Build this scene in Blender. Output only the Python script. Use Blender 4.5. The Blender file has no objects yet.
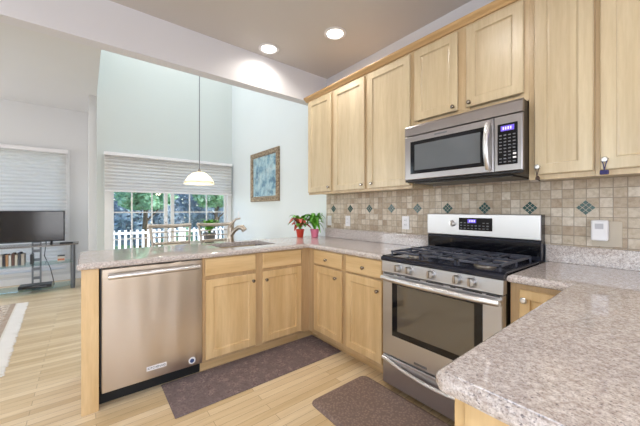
import bpy, bmesh, math, random
from mathutils import Vector, Matrix
R = random.Random(7)
S = bpy.context.scene
COL = S.collection

# ------------------------------------------------------------------ camera
cd = bpy.data.cameras.new('camera'); cam = bpy.data.objects.new('camera', cd); COL.objects.link(cam)
cam.location = (1.3293, -2.2816, 1.2332)
cam.rotation_euler = (math.pi/2, 0, 0.8982)
cd.sensor_width = 36; cd.lens = 293.89/640*36
cd.shift_y = -(213-210.0)/640
cd.clip_start = .02; cd.clip_end = 200
S.camera = cam

# ------------------------------------------------------------------ light
S.view_settings.view_transform = 'Standard'; S.view_settings.look = 'None'
S.view_settings.gamma = 1; S.view_settings.use_curve_mapping = False
S.view_settings.exposure = 0.0
w = bpy.data.worlds.new('sky'); S.world = w; w.use_nodes = True
nt = w.node_tree; bg = nt.nodes['Background']
sk = nt.nodes.new('ShaderNodeTexSky'); sk.sky_type = 'NISHITA'; sk.sun_disc = False
sk.sun_elevation = math.radians(48); sk.sun_rotation = math.radians(37); sk.air_density = 1.0
nt.links.new(sk.outputs[0], bg.inputs[0]); bg.inputs[1].default_value = 0.6

def light(name, kind, loc, rot, energy, color, size=None, sizey=None, spot=None):
    l = bpy.data.lights.new(name, kind); o = bpy.data.objects.new(name, l); COL.objects.link(o)
    o.location = loc; o.rotation_euler = rot; l.energy = energy; l.color = color
    if kind == 'AREA':
        l.shape = 'RECTANGLE'; l.size = size; l.size_y = sizey or size
    if kind == 'SPOT':
        l.spot_size = spot or 2.4; l.spot_blend = .6; l.shadow_soft_size = size or .06
    if kind == 'SUN': l.angle = math.radians(2)
    return o
P2 = math.pi/2
light('sun', 'SUN', (6, 8, 10), Vector((6, 8, 9)).to_track_quat('Z', 'Y').to_euler(), 6.5, (1, .97, .92))
# fill lights added at unseen windows; last, the skylight over the dining area
light('rear_window_light', 'AREA', (.9, -5.62, 1.55), (P2, 0, 0), 32, (.93, .96, 1), 2.6, 1.5)
light('side_window_light', 'AREA', (3.40, -2.7, 1.3), (P2, 0, P2), 62, (.86, .89, 1), 1.8, 2.05)
light('family_window_light', 'AREA', (-4.4, -5.66, 1.6), (P2, 0, 0), 50, (.98, .98, 1), 1.6, 1.8)
light('dining_skylight', 'AREA', (-2.9, -1.1, 5.15), (0, 0, 0), 55, (.95, .98, 1), 1.8, 1.4)

# ------------------------------------------------------------------ helpers
def lin(c):
    return tuple(((v/255)/12.92 if v/255 <= .04045 else ((v/255+.055)/1.055)**2.4) for v in c)+(1,)

class N:
    """small node-tree helper"""
    def __init__(s, name):
        s.m = bpy.data.materials.new(name); s.m.use_nodes = True; s.t = s.m.node_tree
        s.b = s.t.nodes['Principled BSDF']; s.out = s.t.nodes['Material Output']
    def n(s, typ, **k):
        x = s.t.nodes.new(typ)
        for a, v in k.items():
            if a.startswith('i_'):
                key = a[2:]; key = int(key) if key.isdigit() else key.replace('_', ' ')
                x.inputs[key].default_value = v
            else: setattr(x, a, v)
        return x
    def l(s, a, b): s.t.links.new(a, b)
    def coords(s, scale=(1, 1, 1), rot=(0, 0, 0), rand=False, kind='Object'):
        tc = s.n('ShaderNodeTexCoord'); mp = s.n('ShaderNodeMapping')
        mp.inputs['Scale'].default_value = scale; mp.inputs['Rotation'].default_value = rot
        s.l(tc.outputs[kind], mp.inputs[0])
        if rand:
            oi = s.n('ShaderNodeObjectInfo'); mu = s.n('ShaderNodeMath', operation='MULTIPLY', i_1=37.0)
            s.l(oi.outputs['Random'], mu.inputs[0]); s.l(mu.outputs[0], mp.inputs['Location'])
        return mp.outputs[0]
    def ramp(s, fac, stops):
        r = s.n('ShaderNodeValToRGB'); e = r.color_ramp.elements
        while len(e) < len(stops): e.new(.5)
        for q, (p, c) in zip(e, stops): q.position = p; q.color = lin(c) if max(c) > 1 else tuple(c)+(1,)
        s.l(fac, r.inputs[0]); return r.outputs[0]
    def mix(s, fac, a, b, mode='MIX'):
        x = s.n('ShaderNodeMix', data_type='RGBA', blend_type=mode)
        if isinstance(fac, float): x.inputs[0].default_value = fac
        else: s.l(fac, x.inputs[0])
        for i, v in ((6, a), (7, b)):
            if isinstance(v, tuple): x.inputs[i].default_value = v
            else: s.l(v, x.inputs[i])
        return x.outputs[2]
    def noise(s, vec, scale, detail=3, rough=.5):
        x = s.n('ShaderNodeTexNoise'); x.inputs['Scale'].default_value = scale
        x.inputs['Detail'].default_value = detail; x.inputs['Roughness'].default_value = rough
        s.l(vec, x.inputs['Vector']); return x.outputs['Fac']
    def bump(s, h, strength=.2, dist=.002):
        b = s.n('ShaderNodeBump', i_Strength=strength, i_Distance=dist); s.l(h, b.inputs['Height']); s.l(b.outputs[0], s.b.inputs['Normal'])
    def base(s, c):
        if isinstance(c, tuple): s.b.inputs['Base Color'].default_value = c
        else: s.l(c, s.b.inputs['Base Color'])
    def set(s, rough=.5, metal=0, **k):
        s.b.inputs['Roughness'].default_value = rough; s.b.inputs['Metallic'].default_value = metal
        for a, v in k.items(): s.b.inputs[a.replace('_', ' ')].default_value = v
        return s.m

def plain(name, rgb, rough=.5, metal=0, var=.06, scale=8, **k):
    n = N(name); c = lin(rgb); v = n.noise(n.coords(), scale, 3)
    d = tuple(x*(1-var) for x in c[:3])+(1,)
    n.base(n.mix(v, d, tuple(min(1, x*(1+var)) for x in c[:3])+(1,)))
    return n.set(rough, metal, **k)

def paint(name, rgb):
    n = N(name); v = n.coords(); f = n.noise(v, 1.3, 2); c = lin(rgb)
    n.base(n.mix(f, tuple(x*.97 for x in c[:3])+(1,), tuple(min(1, x*1.03) for x in c[:3])+(1,)))
    n.bump(n.noise(v, 300, 2), .05, .001)
    return n.set(.65)

def wood(name, a, b, axis='z', rough=.33):
    n = N(name)
    sc = {'z': (1, 1, .09), 'x': (.09, 1, 1), 'y': (1, .09, 1)}[axis]
    v = n.coords(sc, rand=True)
    f1 = n.noise(v, 12, 4, .6); f2 = n.noise(v, 90, 3, .6)
    c = n.ramp(f1, [(.3, a), (.7, b)])
    g = n.ramp(f2, [(.3, (.86, .84, .8)), (.62, (1, 1, 1))])
    c = n.mix(.55, c, g, 'MULTIPLY')
    # broad staves of slightly different tone, and a small shift from board to board
    v2 = n.coords({'z': (11, 11, .01), 'x': (.01, 11, 11), 'y': (11, .01, 11)}[axis], rand=True)
    wn = n.n('ShaderNodeTexVoronoi', i_Scale=1.0); n.l(v2, wn.inputs['Vector'])
    sep = n.n('ShaderNodeSeparateColor'); n.l(wn.outputs['Color'], sep.inputs[0])
    st = n.ramp(sep.outputs[0], [(0, (.93, .90, .86)), (1, (1, 1, 1))])
    c = n.mix(.8, c, st, 'MULTIPLY')
    n.base(c); n.bump(f2, .05, .001)
    n.b.inputs['Coat Weight'].default_value = .25; n.b.inputs['Coat Roughness'].default_value = .25
    return n.set(rough)

M = {}
MA, MB_ = (193, 174, 141), (214, 198, 166)
M['maple'] = wood('maple_upright', MA, MB_)
LA, LB = (212, 176, 124), (234, 203, 154)
M['maple_base'] = wood('maple_base_upright', LA, LB)
M['maple_base_x'] = wood('maple_base_along_wall', LA, LB, 'x')
M['maple_base_y'] = wood('maple_base_along_peninsula', LA, LB, 'y')
M['crown'] = wood('crown_maple', (186, 150, 104), (212, 178, 130), 'x')
M['maple_frame_upper'] = wood('upper_frame_maple', (190, 164, 126), (212, 190, 154))  # slightly darker than the doors: shade in the gaps put into the colour
M['maple_frame'] = wood('maple_frame', (192, 158, 116), (214, 182, 138))  # oranger maple, darkened too: missing contact shade between doors put into the colour
M['maple_x'] = wood('maple_along_wall', MA, MB_, 'x')
M['maple_y'] = wood('maple_along_peninsula', MA, MB_, 'y')
M['paint_kitchen'] = paint('kitchen_paint', (222, 222, 227))
M['paint_ceiling'] = paint('ceiling_paint', (204, 200, 198))
M['paint_dining'] = paint('dining_paint', (204, 210, 207))
M['paint_side'] = paint('side_paint', (226, 232, 234))
M['paint_family'] = paint('family_paint', (222, 222, 222))
M['white_trim'] = plain('white_trim', (236, 236, 236), .35)
M['white_plastic'] = plain('white_plastic', (238, 236, 238), .3)
M['black_plastic'] = plain('black_plastic', (22, 22, 24), .35)
M['black_gloss'] = plain('black_glass', (10, 11, 14), .08, coat=0) if False else plain('black_glass', (12, 13, 18), .07)
M['enamel'] = plain('black_enamel', (34, 36, 46), .14)
M['iron'] = plain('cast_iron', (78, 80, 92), .36, .4)
M['dark_steel'] = plain('dark_steel', (72, 66, 64), .35, .8)
M['chrome'] = plain('chrome', (222, 220, 220), .32, 1)
M['nickel'] = plain('brushed_nickel', (176, 164, 150), .3, .9)
M['knob_metal'] = plain('satin_nickel_knob', (168, 160, 150), .25, 1)
M['taupe_metal'] = plain('taupe_metal', (186, 176, 164), .4, .3)
M['cushion'] = plain('beige_cushion', (190, 176, 156), .8)
M['grey_metal'] = plain('grey_metal', (120, 122, 126), .4, .6)
M['rubber'] = plain('black_rubber', (18, 18, 18), .7)

ROT = 0.0
def steel(name, axis, rgb=(206, 205, 206), rough=.40):
    n = N(name); sc = {'x': (.02, 1, 1), 'y': (1, .02, 1), 'z': (1, 1, .02)}[axis]
    f = n.noise(n.coords(sc), 900, 1, .5); c = lin(rgb)
    n.base(n.mix(f, tuple(x*.97 for x in c[:3])+(1,), c))
    r = n.n('ShaderNodeMapRange', i_3=rough-.01, i_4=rough+.02); n.l(f, r.inputs[0]); n.l(r.outputs[0], n.b.inputs['Roughness'])
    n.b.inputs['Metallic'].default_value = 1; n.b.inputs['Anisotropic'].default_value = .75; n.b.inputs['Anisotropic Rotation'].default_value = ROT
    tg = n.n('ShaderNodeTangent', direction_type='RADIAL', axis='Z'); n.l(tg.outputs[0], n.b.inputs['Tangent'])
    return n.m
M['sink_steel'] = plain('sink_steel', (122, 114, 112), .38, .8)
M['steel_x'] = steel('brushed_steel_wide', 'x')
M['steel_mw'] = steel('brushed_steel_microwave', 'x', (164, 158, 156), .34)
M['steel_y'] = steel('brushed_steel_dishwasher', 'z', (206, 194, 180), .32)  # tan of the reflected wood put into the steel colour
# thin door skin: very shallow upright ripples
_n = N('tmp'); bpy.data.materials.remove(_n.m)
_n = N.__new__(N); _n.m = M['steel_y']; _n.t = _n.m.node_tree; _n.b = _n.t.nodes['Principled BSDF']
_n.bump(_n.noise(_n.coords((0, 1, .12)), 5.5, 1), .6, .02)

def granite():
    n = N('speckled_granite'); v = n.coords()
    a = n.noise(v, 95, 4, .65); b = n.noise(v, 260, 3, .7)
    v2 = n.coords((1, 1.5, 1.2), (0, 0, .7)); d = n.noise(v2, 150, 4, .6); k = n.noise(v2, 60, 3, .6)
    c = n.ramp(a, [(.34, (184, 170, 163)), (.5, (210, 200, 194)), (.66, (234, 227, 223))])
    c = n.mix(.5, c, n.ramp(b, [(.36, (116, 106, 104)), (.50, (240, 236, 235))]), 'MULTIPLY')
    m = n.ramp(d, [(.58, (0, 0, 0)), (.66, (.85, .85, .85))])
    c = n.mix(m, c, lin((108, 99, 104)))
    m2 = n.ramp(k, [(.62, (0, 0, 0)), (.75, (.55, .55, .55))])
    c = n.mix(m2, c, lin((150, 140, 144)))
    n.base(c)
    return n.set(.04)
M['granite'] = granite()

def floor_mat():
    n = N('maple_strip_floor')
    v = n.coords((1, 1, 1), (0, 0, math.pi/2))
    br = n.n('ShaderNodeTexBrick', offset=.37, offset_frequency=2)
    br.inputs['Scale'].default_value = 1; br.inputs['Mortar Size'].default_value = .0012
    br.inputs['Brick Width'].default_value = .85; br.inputs['Row Height'].default_value = .057
    br.inputs['Color1'].default_value = (0, 0, 0, 1); br.inputs['Color2'].default_value = (1, 1, 1, 1)
    br.inputs['Mortar'].default_value = (0, 0, 0, 1); br.inputs['Mortar Smooth'].default_value = .3
    n.l(v, br.inputs['Vector'])
    c = n.ramp(br.outputs['Color'], [(0, (218, 192, 150)), (.5, (229, 206, 168)), (1, (240, 220, 186))])
    g = n.noise(n.coords((1, .07, 1)), 60, 4, .6); h = n.noise(n.coords((1, .12, 1)), 9, 3)
    c = n.mix(.6, c, n.ramp(g, [(.3, (.84, .80, .74)), (.6, (1, 1, 1))]), 'MULTIPLY')
    c = n.mix(.6, c, n.ramp(h, [(.35, (.88, .84, .78)), (.6, (1, 1, 1))]), 'MULTIPLY')
    c = n.mix(br.outputs['Fac'], c, lin((150, 122, 88)))
    n.base(c); n.b.inputs['Coat Weight'].default_value = .3; n.b.inputs['Coat Roughness'].default_value = .12
    return n.set(.3)
M['floor'] = floor_mat()

def tile_mat():
    n = N('tumbled_travertine_tile')
    tc = n.n('ShaderNodeTexCoord'); sp = n.n('ShaderNodeSeparateXYZ'); cb = n.n('ShaderNodeCombineXYZ')
    n.l(tc.outputs['Object'], sp.inputs[0])
    ax = n.n('ShaderNodeMath', operation='ADD', i_1=-.404+.05545*60); n.l(sp.outputs[0], ax.inputs[0])
    az = n.n('ShaderNodeMath', operation='ADD', i_1=-.2295+.05545*20); n.l(sp.outputs[2], az.inputs[0])
    n.l(ax.outputs[0], cb.inputs[0]); n.l(az.outputs[0], cb.inputs[1])
    br = n.n('ShaderNodeTexBrick', offset=0, offset_frequency=1)
    br.inputs['Scale'].default_value = 1; br.inputs['Mortar Size'].default_value = .0024
    br.inputs['Brick Width'].default_value = .05545; br.inputs['Row Height'].default_value = .05545
    br.inputs['Color1'].default_value = (0, 0, 0, 1); br.inputs['Color2'].default_value = (1, 1, 1, 1)
    br.inputs['Mortar Smooth'].default_value = .3
    n.l(cb.outputs[0], br.inputs['Vector'])
    c = n.ramp(br.outputs['Color'], [(0, (182, 162, 140)), (.5, (204, 190, 170)), (1, (226, 216, 202))])
    v = n.coords(); f = n.noise(v, 38, 5, .7); f2 = n.noise(v, 9, 3)
    c = n.mix(.75, c, n.ramp(f, [(.3, (.64, .58, .50)), (.58, (1, 1, 1))]), 'MULTIPLY')
    c = n.mix(.6, c, n.ramp(f2, [(.35, (.88, .84, .80)), (.65, (1, 1, 1))]), 'MULTIPLY')
    c = n.mix(br.outputs['Fac'], c, lin((158, 144, 128)))
    n.base(c)
    inv = n.n('ShaderNodeMath', operation='SUBTRACT', i_0=1.0); n.l(br.outputs['Fac'], inv.inputs[1])
    n.bump(inv.outputs[0], .5, .002)
    return n.set(.42)
M['tile'] = tile_mat()
M['green_tile'] = plain('green_mosaic', (52, 84, 80), .25, 0, .25, 60)
M['grout'] = plain('pale_grout', (196, 184, 168), .8)

def glass_mat(name, tint=(1, 1, 1), refl=.08):
    n = N(name); t = n.t
    g = n.n('ShaderNodeBsdfGlossy', i_Roughness=.02); tr = n.n('ShaderNodeBsdfTransparent'); tr.inputs[0].default_value = tuple(tint)+(1,)
    mx = n.n('ShaderNodeMixShader'); lw = n.n('ShaderNodeLayerWeight', i_Blend=.5); pw = n.n('ShaderNodeMath', operation='POWER', i_1=4.0); ml = n.n('ShaderNodeMath', operation='MULTIPLY_ADD', i_1=.5, i_2=.04)
    n.l(lw.outputs['Facing'], pw.inputs[0]); n.l(pw.outputs[0], ml.inputs[0]); n.l(ml.outputs[0], mx.inputs[0]); n.l(tr.outputs[0], mx.inputs[1]); n.l(g.outputs[0], mx.inputs[2])
    n.l(mx.outputs[0], n.out.inputs[0]); return n.m
M['glass'] = glass_mat('window_glass', (.97, .99, 1))
M['shelf_glass'] = glass_mat('shelf_glass', (.80, .90, .88))

def translucent(name, rgb, fac=.4, emit=0):
    n = N(name); d = n.n('ShaderNodeBsdfDiffuse'); tl = n.n('ShaderNodeBsdfTranslucent'); mx = n.n('ShaderNodeMixShader', i_0=fac)
    v = n.noise(n.coords(), 20, 2); c = n.mix(v, tuple(x*.95 for x in lin(rgb)[:3])+(1,), lin(rgb))
    n.l(c, d.inputs[0]); n.l(c, tl.inputs[0]); n.l(d.outputs[0], mx.inputs[1]); n.l(tl.outputs[0], mx.inputs[2])
    n.l(mx.outputs[0], n.out.inputs[0]); return n.m
M['blind'] = translucent('cellular_blind_cloth', (238, 236, 234), .5)
M['shade_glass'] = translucent('frosted_shade_glass', (250, 246, 235), .6)
def emis(name, rgb, s):
    n = N(name); n.b.inputs['Emission Color'].default_value = lin(rgb); n.b.inputs['Emission Strength'].default_value = s
    n.base(lin(rgb)); return n.set(.4)
M['lamp'] = emis('lamp_diffuser', (255, 252, 244), 6)
M['bulb'] = emis('pendant_bulb', (255, 240, 210), 9)
M['display'] = emis('violet_display', (96, 76, 190), .7)
M['display_mark'] = emis('pale_display_digits', (200, 190, 245), 1)
M['leaf_green'] = plain('green_leaf', (104, 172, 58), .4, 0, .3, 30)
M['leaf_red'] = plain('red_leaf', (190, 84, 66), .45, 0, .35, 30)
M['red_pot'] = plain('red_pot_glaze', (205, 66, 48), .3)
M['pink_pot'] = plain('pink_pot_glaze', (235, 130, 158), .3)
M['soil'] = plain('potting_soil', (60, 42, 30), .9, 0, .4, 80)
M['foliage'] = translucent('tree_foliage', (168, 206, 176), .4)
M['foliage_dark'] = translucent('dark_foliage', (178, 194, 210), .4)
M['foliage_light'] = translucent('light_foliage', (182, 214, 180), .4)
M['bark'] = plain('bark', (92, 76, 62), .9, 0, .3, 12)
M['grass'] = plain('lawn_green', (96, 128, 74), .9, 0, .3, 3)
M['deck'] = plain('weathered_deck', (190, 186, 182), .7, 0, .12, 5)

# ---- geometry
class G:
    """collects shapes in world (or local) coordinates and builds one mesh object"""
    def __init__(s): s.bm = bmesh.new()
    def box(s, x0, x1, y0, y1, z0, z1, bev=0, seg=2):
        t = bmesh.new()
        r = bmesh.ops.create_cube(t, size=1)
        bmesh.ops.scale(t, vec=(abs(x1-x0), abs(y1-y0), abs(z1-z0)), verts=t.verts)
        bmesh.ops.translate(t, vec=((x0+x1)/2, (y0+y1)/2, (z0+z1)/2), verts=t.verts)
        if bev: bmesh.ops.bevel(t, geom=t.edges[:], offset=bev, segments=seg, affect='EDGES', profile=.5)
        return s.add(t)
    def add(s, t, mat=None):
        if mat is not None: bmesh.ops.transform(t, matrix=mat, verts=t.verts)
        me = bpy.data.meshes.new('tmp'); t.to_mesh(me); t.free(); s.bm.from_mesh(me); bpy.data.meshes.remove(me); return s
    def cyl(s, p0, p1, r, r2=None, seg=20, bev=0):
        p0, p1 = Vector(p0), Vector(p1); d = p1-p0; t = bmesh.new()
        bmesh.ops.create_cone(t, cap_ends=True, segments=seg, radius1=r, radius2=r if r2 is None else r2, depth=d.length)
        if bev: bmesh.ops.bevel(t, geom=[e for e in t.edges if len(e.link_faces) == 2 and any(len(f.verts) > 4 for f in e.link_faces)], offset=bev, segments=2, affect='EDGES')
        return s.add(t, Matrix.Translation((p0+p1)/2) @ d.to_track_quat('Z', 'Y').to_matrix().to_4x4())
    def lathe(s, prof, c=(0, 0, 0), axis=(0, 0, 1), seg=28):
        """prof: (radius, height) list"""
        t = bmesh.new(); rings = []
        for r, h in prof:
            if r < 1e-6: rings.append([t.verts.new((0, 0, h))])
            else: rings.append([t.verts.new((r*math.cos(2*math.pi*i/seg), r*math.sin(2*math.pi*i/seg), h)) for i in range(seg)])
        for a, b in zip(rings, rings[1:]):
            if len(a) == 1 and len(b) == 1: continue
            for i in range(seg):
                j = (i+1) % seg
                if len(a) == 1: t.faces.new((a[0], b[i], b[j]))
                elif len(b) == 1: t.faces.new((a[i], a[j], b[0]))
                else: t.faces.new((a[i], a[j], b[j], b[i]))
        return s.add(t, Matrix.Translation(c) @ Vector(axis).to_track_quat('Z', 'Y').to_matrix().to_4x4())
    def tube(s, pts, r, seg=10, flat=1.0):
        pts = [Vector(p) for p in pts]; n = len(pts)
        rs = r if isinstance(r, (list, tuple)) else [r]*n
        t = bmesh.new(); rings = []; up = None
        for i, p in enumerate(pts):
            d = (pts[min(i+1, n-1)]-pts[max(i-1, 0)]).normalized()
            if up is None: up = Vector((0, 0, 1)) if abs(d.z) < .9 else Vector((1, 0, 0))
            a = d.cross(up).normalized(); b = a.cross(d).normalized(); up = b
            rings.append([t.verts.new(p+(a*math.cos(2*math.pi*k/seg)+b*flat*math.sin(2*math.pi*k/seg))*rs[i]) for k in range(seg)])
        for a, b in zip(rings, rings[1:]):
            for i in range(seg): t.faces.new((a[i], a[(i+1) % seg], b[(i+1) % seg], b[i]))
        t.faces.new(rings[0][::-1]); t.faces.new(rings[-1])
        return s.add(t)
    def poly(s, pts, thick):
        """closed polygon (3d points) extruded by vector"""
        t = bmesh.new(); vs = [t.verts.new(p) for p in pts]; f = t.faces.new(vs)
        r = bmesh.ops.extrude_face_region(t, geom=[f])
        bmesh.ops.translate(t, vec=thick, verts=[v for v in r['geom'] if isinstance(v, bmesh.types.BMVert)])
        return s.add(t)
    def build(s, name, mat, parent=None, smooth=False, local=False, origin=None):
        bmesh.ops.recalc_face_normals(s.bm, faces=s.bm.faces[:])
        off = Vector((0, 0, 0))
        if not local:
            if parent is not None:
                q = parent
                while q: off += q.location; q = q.parent
            else:
                if origin is None:
                    xs = [v.co for v in s.bm.verts]
                    off = Vector(((min(c.x for c in xs)+max(c.x for c in xs))/2, (min(c.y for c in xs)+max(c.y for c in xs))/2, min(c.z for c in xs)))
                else: off = Vector(origin)
            bmesh.ops.translate(s.bm, vec=-off, verts=s.bm.verts)
        me = bpy.data.meshes.new(name); s.bm.to_mesh(me); s.bm.free()
        me.materials.append(M[mat] if isinstance(mat, str) else mat)
        if smooth:
            for p in me.polygons: p.use_smooth = True
            me.set_sharp_from_angle(angle=math.radians(smooth if smooth is not True else 40))
        o = bpy.data.objects.new(name, me); COL.objects.link(o)
        if parent is not None: o.parent = parent
        elif not local: o.location = off
        return o

def thing(name, loc, label, cat, group=None, rz=0):
    o = bpy.data.objects.new(name, None); COL.objects.link(o); o.location = loc; o.rotation_euler[2] = rz
    o.empty_display_size = .1
    o['label'] = label; o['category'] = cat
    if group: o['group'] = group
    return o
def tag(o, label, cat, group=None, kind=None):
    o['label'] = label; o['category'] = cat
    if group: o['group'] = group
    if kind: o['kind'] = kind
    return o
def struct(g, name, mat, parent=None, **k):
    o = g.build(name, mat, parent, **k)
    if parent is None: o['kind'] = 'structure'
    return o
def copy_tree(o, parent=None):
    c = o.copy(); COL.objects.link(c)
    if parent is not None: c.parent = parent
    for ch in list(o.children): copy_tree(ch, c)
    return c

# mapping for cabinet fronts: 'Y' faces toward -y (range wall), 'X' faces toward +x (peninsula)
def mapper(kind, plane):
    if kind == 'Y': return lambda u, z, d: (u, plane-d, z)
    return lambda u, z, d: (plane+d, u, z)
def rings_mesh(mp, u0, u1, z0, z1, rings, back=True):
    """rings: (inset, depth) list from back outline to the middle"""
    t = bmesh.new(); rr = []
    for ins, d in rings:
        rr.append([t.verts.new(mp(*q, d)) for q in ((u0+ins, z0+ins), (u1-ins, z0+ins), (u1-ins, z1-ins), (u0+ins, z1-ins))])
    for a, b in zip(rr, rr[1:]):
        for i in range(4): t.faces.new((a[i], a[(i+1) % 4], b[(i+1) % 4], b[i]))
    t.faces.new(rr[-1]); t.faces.new(rr[0][::-1])
    return t
def shaker_door(parent, kind, plane, u0, u1, z0, z1, knob=None, stile=.056, th=.02):
    mp = mapper(kind, plane); g = G()
    g.add(rings_mesh(mp, u0, u1, z0, z1, [(.004, 0.001), (.004, .006), (0, .007), (0, th-.004), (.004, th), (stile, th), (stile+.003, th-.009), (stile+.010, th-.012)]))
    o = g.build('door', 'maple' if z0 > 1 else 'maple_base', parent)
    if knob: knob_at(o, kind, plane+(-th if kind == 'Y' else th), *knob)
    return o
def slab_front(parent, kind, plane, u0, u1, z0, z1, knob=None, th=.02, name='drawer_front'):
    mp = mapper(kind, plane); g = G()
    g.add(rings_mesh(mp, u0, u1, z0, z1, [(.004, 0.001), (.004, .006), (0, .007), (0, th-.005), (.006, th)]))
    o = g.build(name, 'maple_base_x' if kind == 'Y' else 'maple_base_y', parent)
    if knob: knob_at(o, kind, plane+(-th if kind == 'Y' else th), *knob)
    return o
def knob_at(parent, kind, plane, u, z, mat='knob_metal', r=.014):
    g = G(); d = (0, -1, 0) if kind == 'Y' else (1, 0, 0); c = (u, plane, z) if kind == 'Y' else (plane, u, z)
    g.lathe([(0, 0), (.009, 0), (.006, .004), (.005, .012), (r, .016), (r, .021), (r*.7, .026), (0, .027)], c, d, 18)
    return g.build('knob', mat, parent, smooth=True)

# ------------------------------------------------------------------ room
H = 2.818       # kitchen ceiling
HF = 3.02       # family room ceiling
HD = 5.3        # dining ceiling
XD, XT = -4.36, -5.55
XR, YF = 3.45, -5.75
struct(G().box(XT-.15, XR+.15, YF-.15, .12, -.12, 0), 'floor', 'floor', origin=(0, 0, 0))
struct(G().box(-1.40, XR+.1, YF-.1, .1, H, H+.1), 'ceiling', 'paint_ceiling')
struct(G().box(XT-.1, -1.53, YF-.1, -2.15, HF, HF+.1), 'ceiling_family', 'paint_family')
struct(G().box(XD-.1, -1.53, -2.15, .1, HD, HD+.1), 'ceiling_dining', 'paint_dining')
struct(G().box(XD-.1, -1.40, 0, .12, 0, HD), 'wall_side', 'paint_side')
struct(G().box(-1.40, XR+.1, 0, .12, 0, H+.1), 'wall_back', 'paint_kitchen')
# wall over the opening between the kitchen and the dining side (the header beam)
struct(G().box(-1.515, -1.40, YF, 0, 2.48, HD), 'wall_header', 'paint_kitchen')
struct(G().box(XD-.1, -1.515, -2.25, -2.15, HF+.1, HD), 'wall_upper', 'paint_dining')
struct(G().box(XT, XD-.1, -2.25, -2.15, 0, HF), 'wall_return', 'paint_family')
# dining wall with the sliding door opening
DY0, DY1, DZ = -2.0, -.07, 2.09
g = G().box(XD-.1, XD, -2.15, DY0, 0, HD).box(XD-.1, XD, DY1, 0, 0, HD).box(XD-.1, XD, DY0, DY1, DZ, HD)
struct(g, 'wall_dining', 'paint_dining')
# wall with the television window
WY0, WY1, WZ0, WZ1 = -4.3, -2.56, .20, 2.25
g = G().box(XT-.12, XT, YF, WY0, 0, HF).box(XT-.12, XT, WY1, -2.15, 0, HF).box(XT-.12, XT, WY0, WY1, 0, WZ0).box(XT-.12, XT, WY0, WY1, WZ1, HF)
struct(g, 'wall_left', 'paint_family')
# walls behind the camera, with window openings added to hold the fill lights
def wall_with_hole(name, mat, axis, pos, a0, a1, h, o0, o1, z0, z1, th=.12):
    g = G()
    for (p, q, r, s_) in ((a0, o0, 0, h), (o1, a1, 0, h), (o0, o1, 0, z0), (o0, o1, z1, h)):
        if axis == 'y': g.box(p, q, pos-th, pos, r, s_)
        else: g.box(pos, pos+th, p, q, r, s_)
    return struct(g, name, mat)
g = G()
for (a, b, z0, z1) in ((XT, -5.25, 0, HF), (-3.55, -.45, 0, HF), (2.25, XR, 0, HF), (-5.25, -3.55, 0, .65), (-5.25, -3.55, 2.55, HF), (-.45, 2.25, 0, .75), (-.45, 2.25, 2.35, HF)):
    g.box(a, b, YF-.12, YF, z0, z1)
struct(g, 'wall_front', 'paint_kitchen')
wall_with_hole('wall_right', 'paint_kitchen', 'x', XR, YF, 0, H, -3.65, -1.75, .25, 2.35)

def baseboard(name, x0, x1, y0, y1):
    struct(G().box(x0, x1, y0, y1, 0, .1, .004), name, 'white_trim')
baseboard('baseboard_side', XD, -1.65, -.015, 0)
baseboard('baseboard_dining', XD, XD+.015, -2.15, -2.07)
baseboard('baseboard_left', XT, XT+.015, YF, -2.26)
baseboard('baseboard_return', XT+.015, XD-.1, -2.265, -2.25)

def simple_window(name, axis, pos, a0, a1, z0, z1, nx=3, casing=.07, inward=1):
    """casing, sash, muntins, pane. inward: direction of the room along the wall normal"""
    def B(g, p, q, d0, d1, r, s_, bev=.002):
        if axis == 'x': return g.box(pos+inward*d0, pos+inward*d1, p, q, r, s_, bev)
        return g.box(p, q, pos+inward*d0, pos+inward*d1, r, s_, bev)
    g = G()
    for (p, q, r, s_) in ((a0-casing, a0, z0-casing, z1+casing), (a1, a1+casing, z0-casing, z1+casing), (a0, a1, z1, z1+casing), (a0, a1, z0-casing, z0)):
        B(g, p, q, 0, .018, r, s_)
    fr = struct(g, name, 'white_trim')
    g = G(); t = .05
    for (p, q, r, s_) in ((a0, a0+t, z0, z1), (a1-t, a1, z0, z1), (a0+t, a1-t, z1-t, z1), (a0+t, a1-t, z0, z0+t), (a0+t, a1-t, (z0+z1)/2-.02, (z0+z1)/2+.02)):
        B(g, p, q, -.075, -.04, r, s_)
    for i in range(1, nx):
        u = a0+(a1-a0)*i/nx; B(g, u-.012, u+.012, -.07, -.045, z0+t, z1-t, 0)
    g.build('sash', 'white_trim', fr)
    g = G(); B(g, a0+t, a1-t, -.060, -.055, z0+t, z1-t, 0)
    g.build('pane', 'glass', fr)
    return fr
simple_window('window_1', 'x', XT, WY0, WY1, WZ0, WZ1, 3, .05, 1)
simple_window('window_2', 'y', YF, -5.25, -3.55, .65, 2.55, 3)  # this and the next two: unseen windows added around the fill lights
simple_window('window_3', 'y', YF, -.45, 2.25, .75, 2.35, 3)
simple_window('window_4', 'x', XR, -3.65, -1.75, .25, 2.35, 3, .07, -1)

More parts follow.
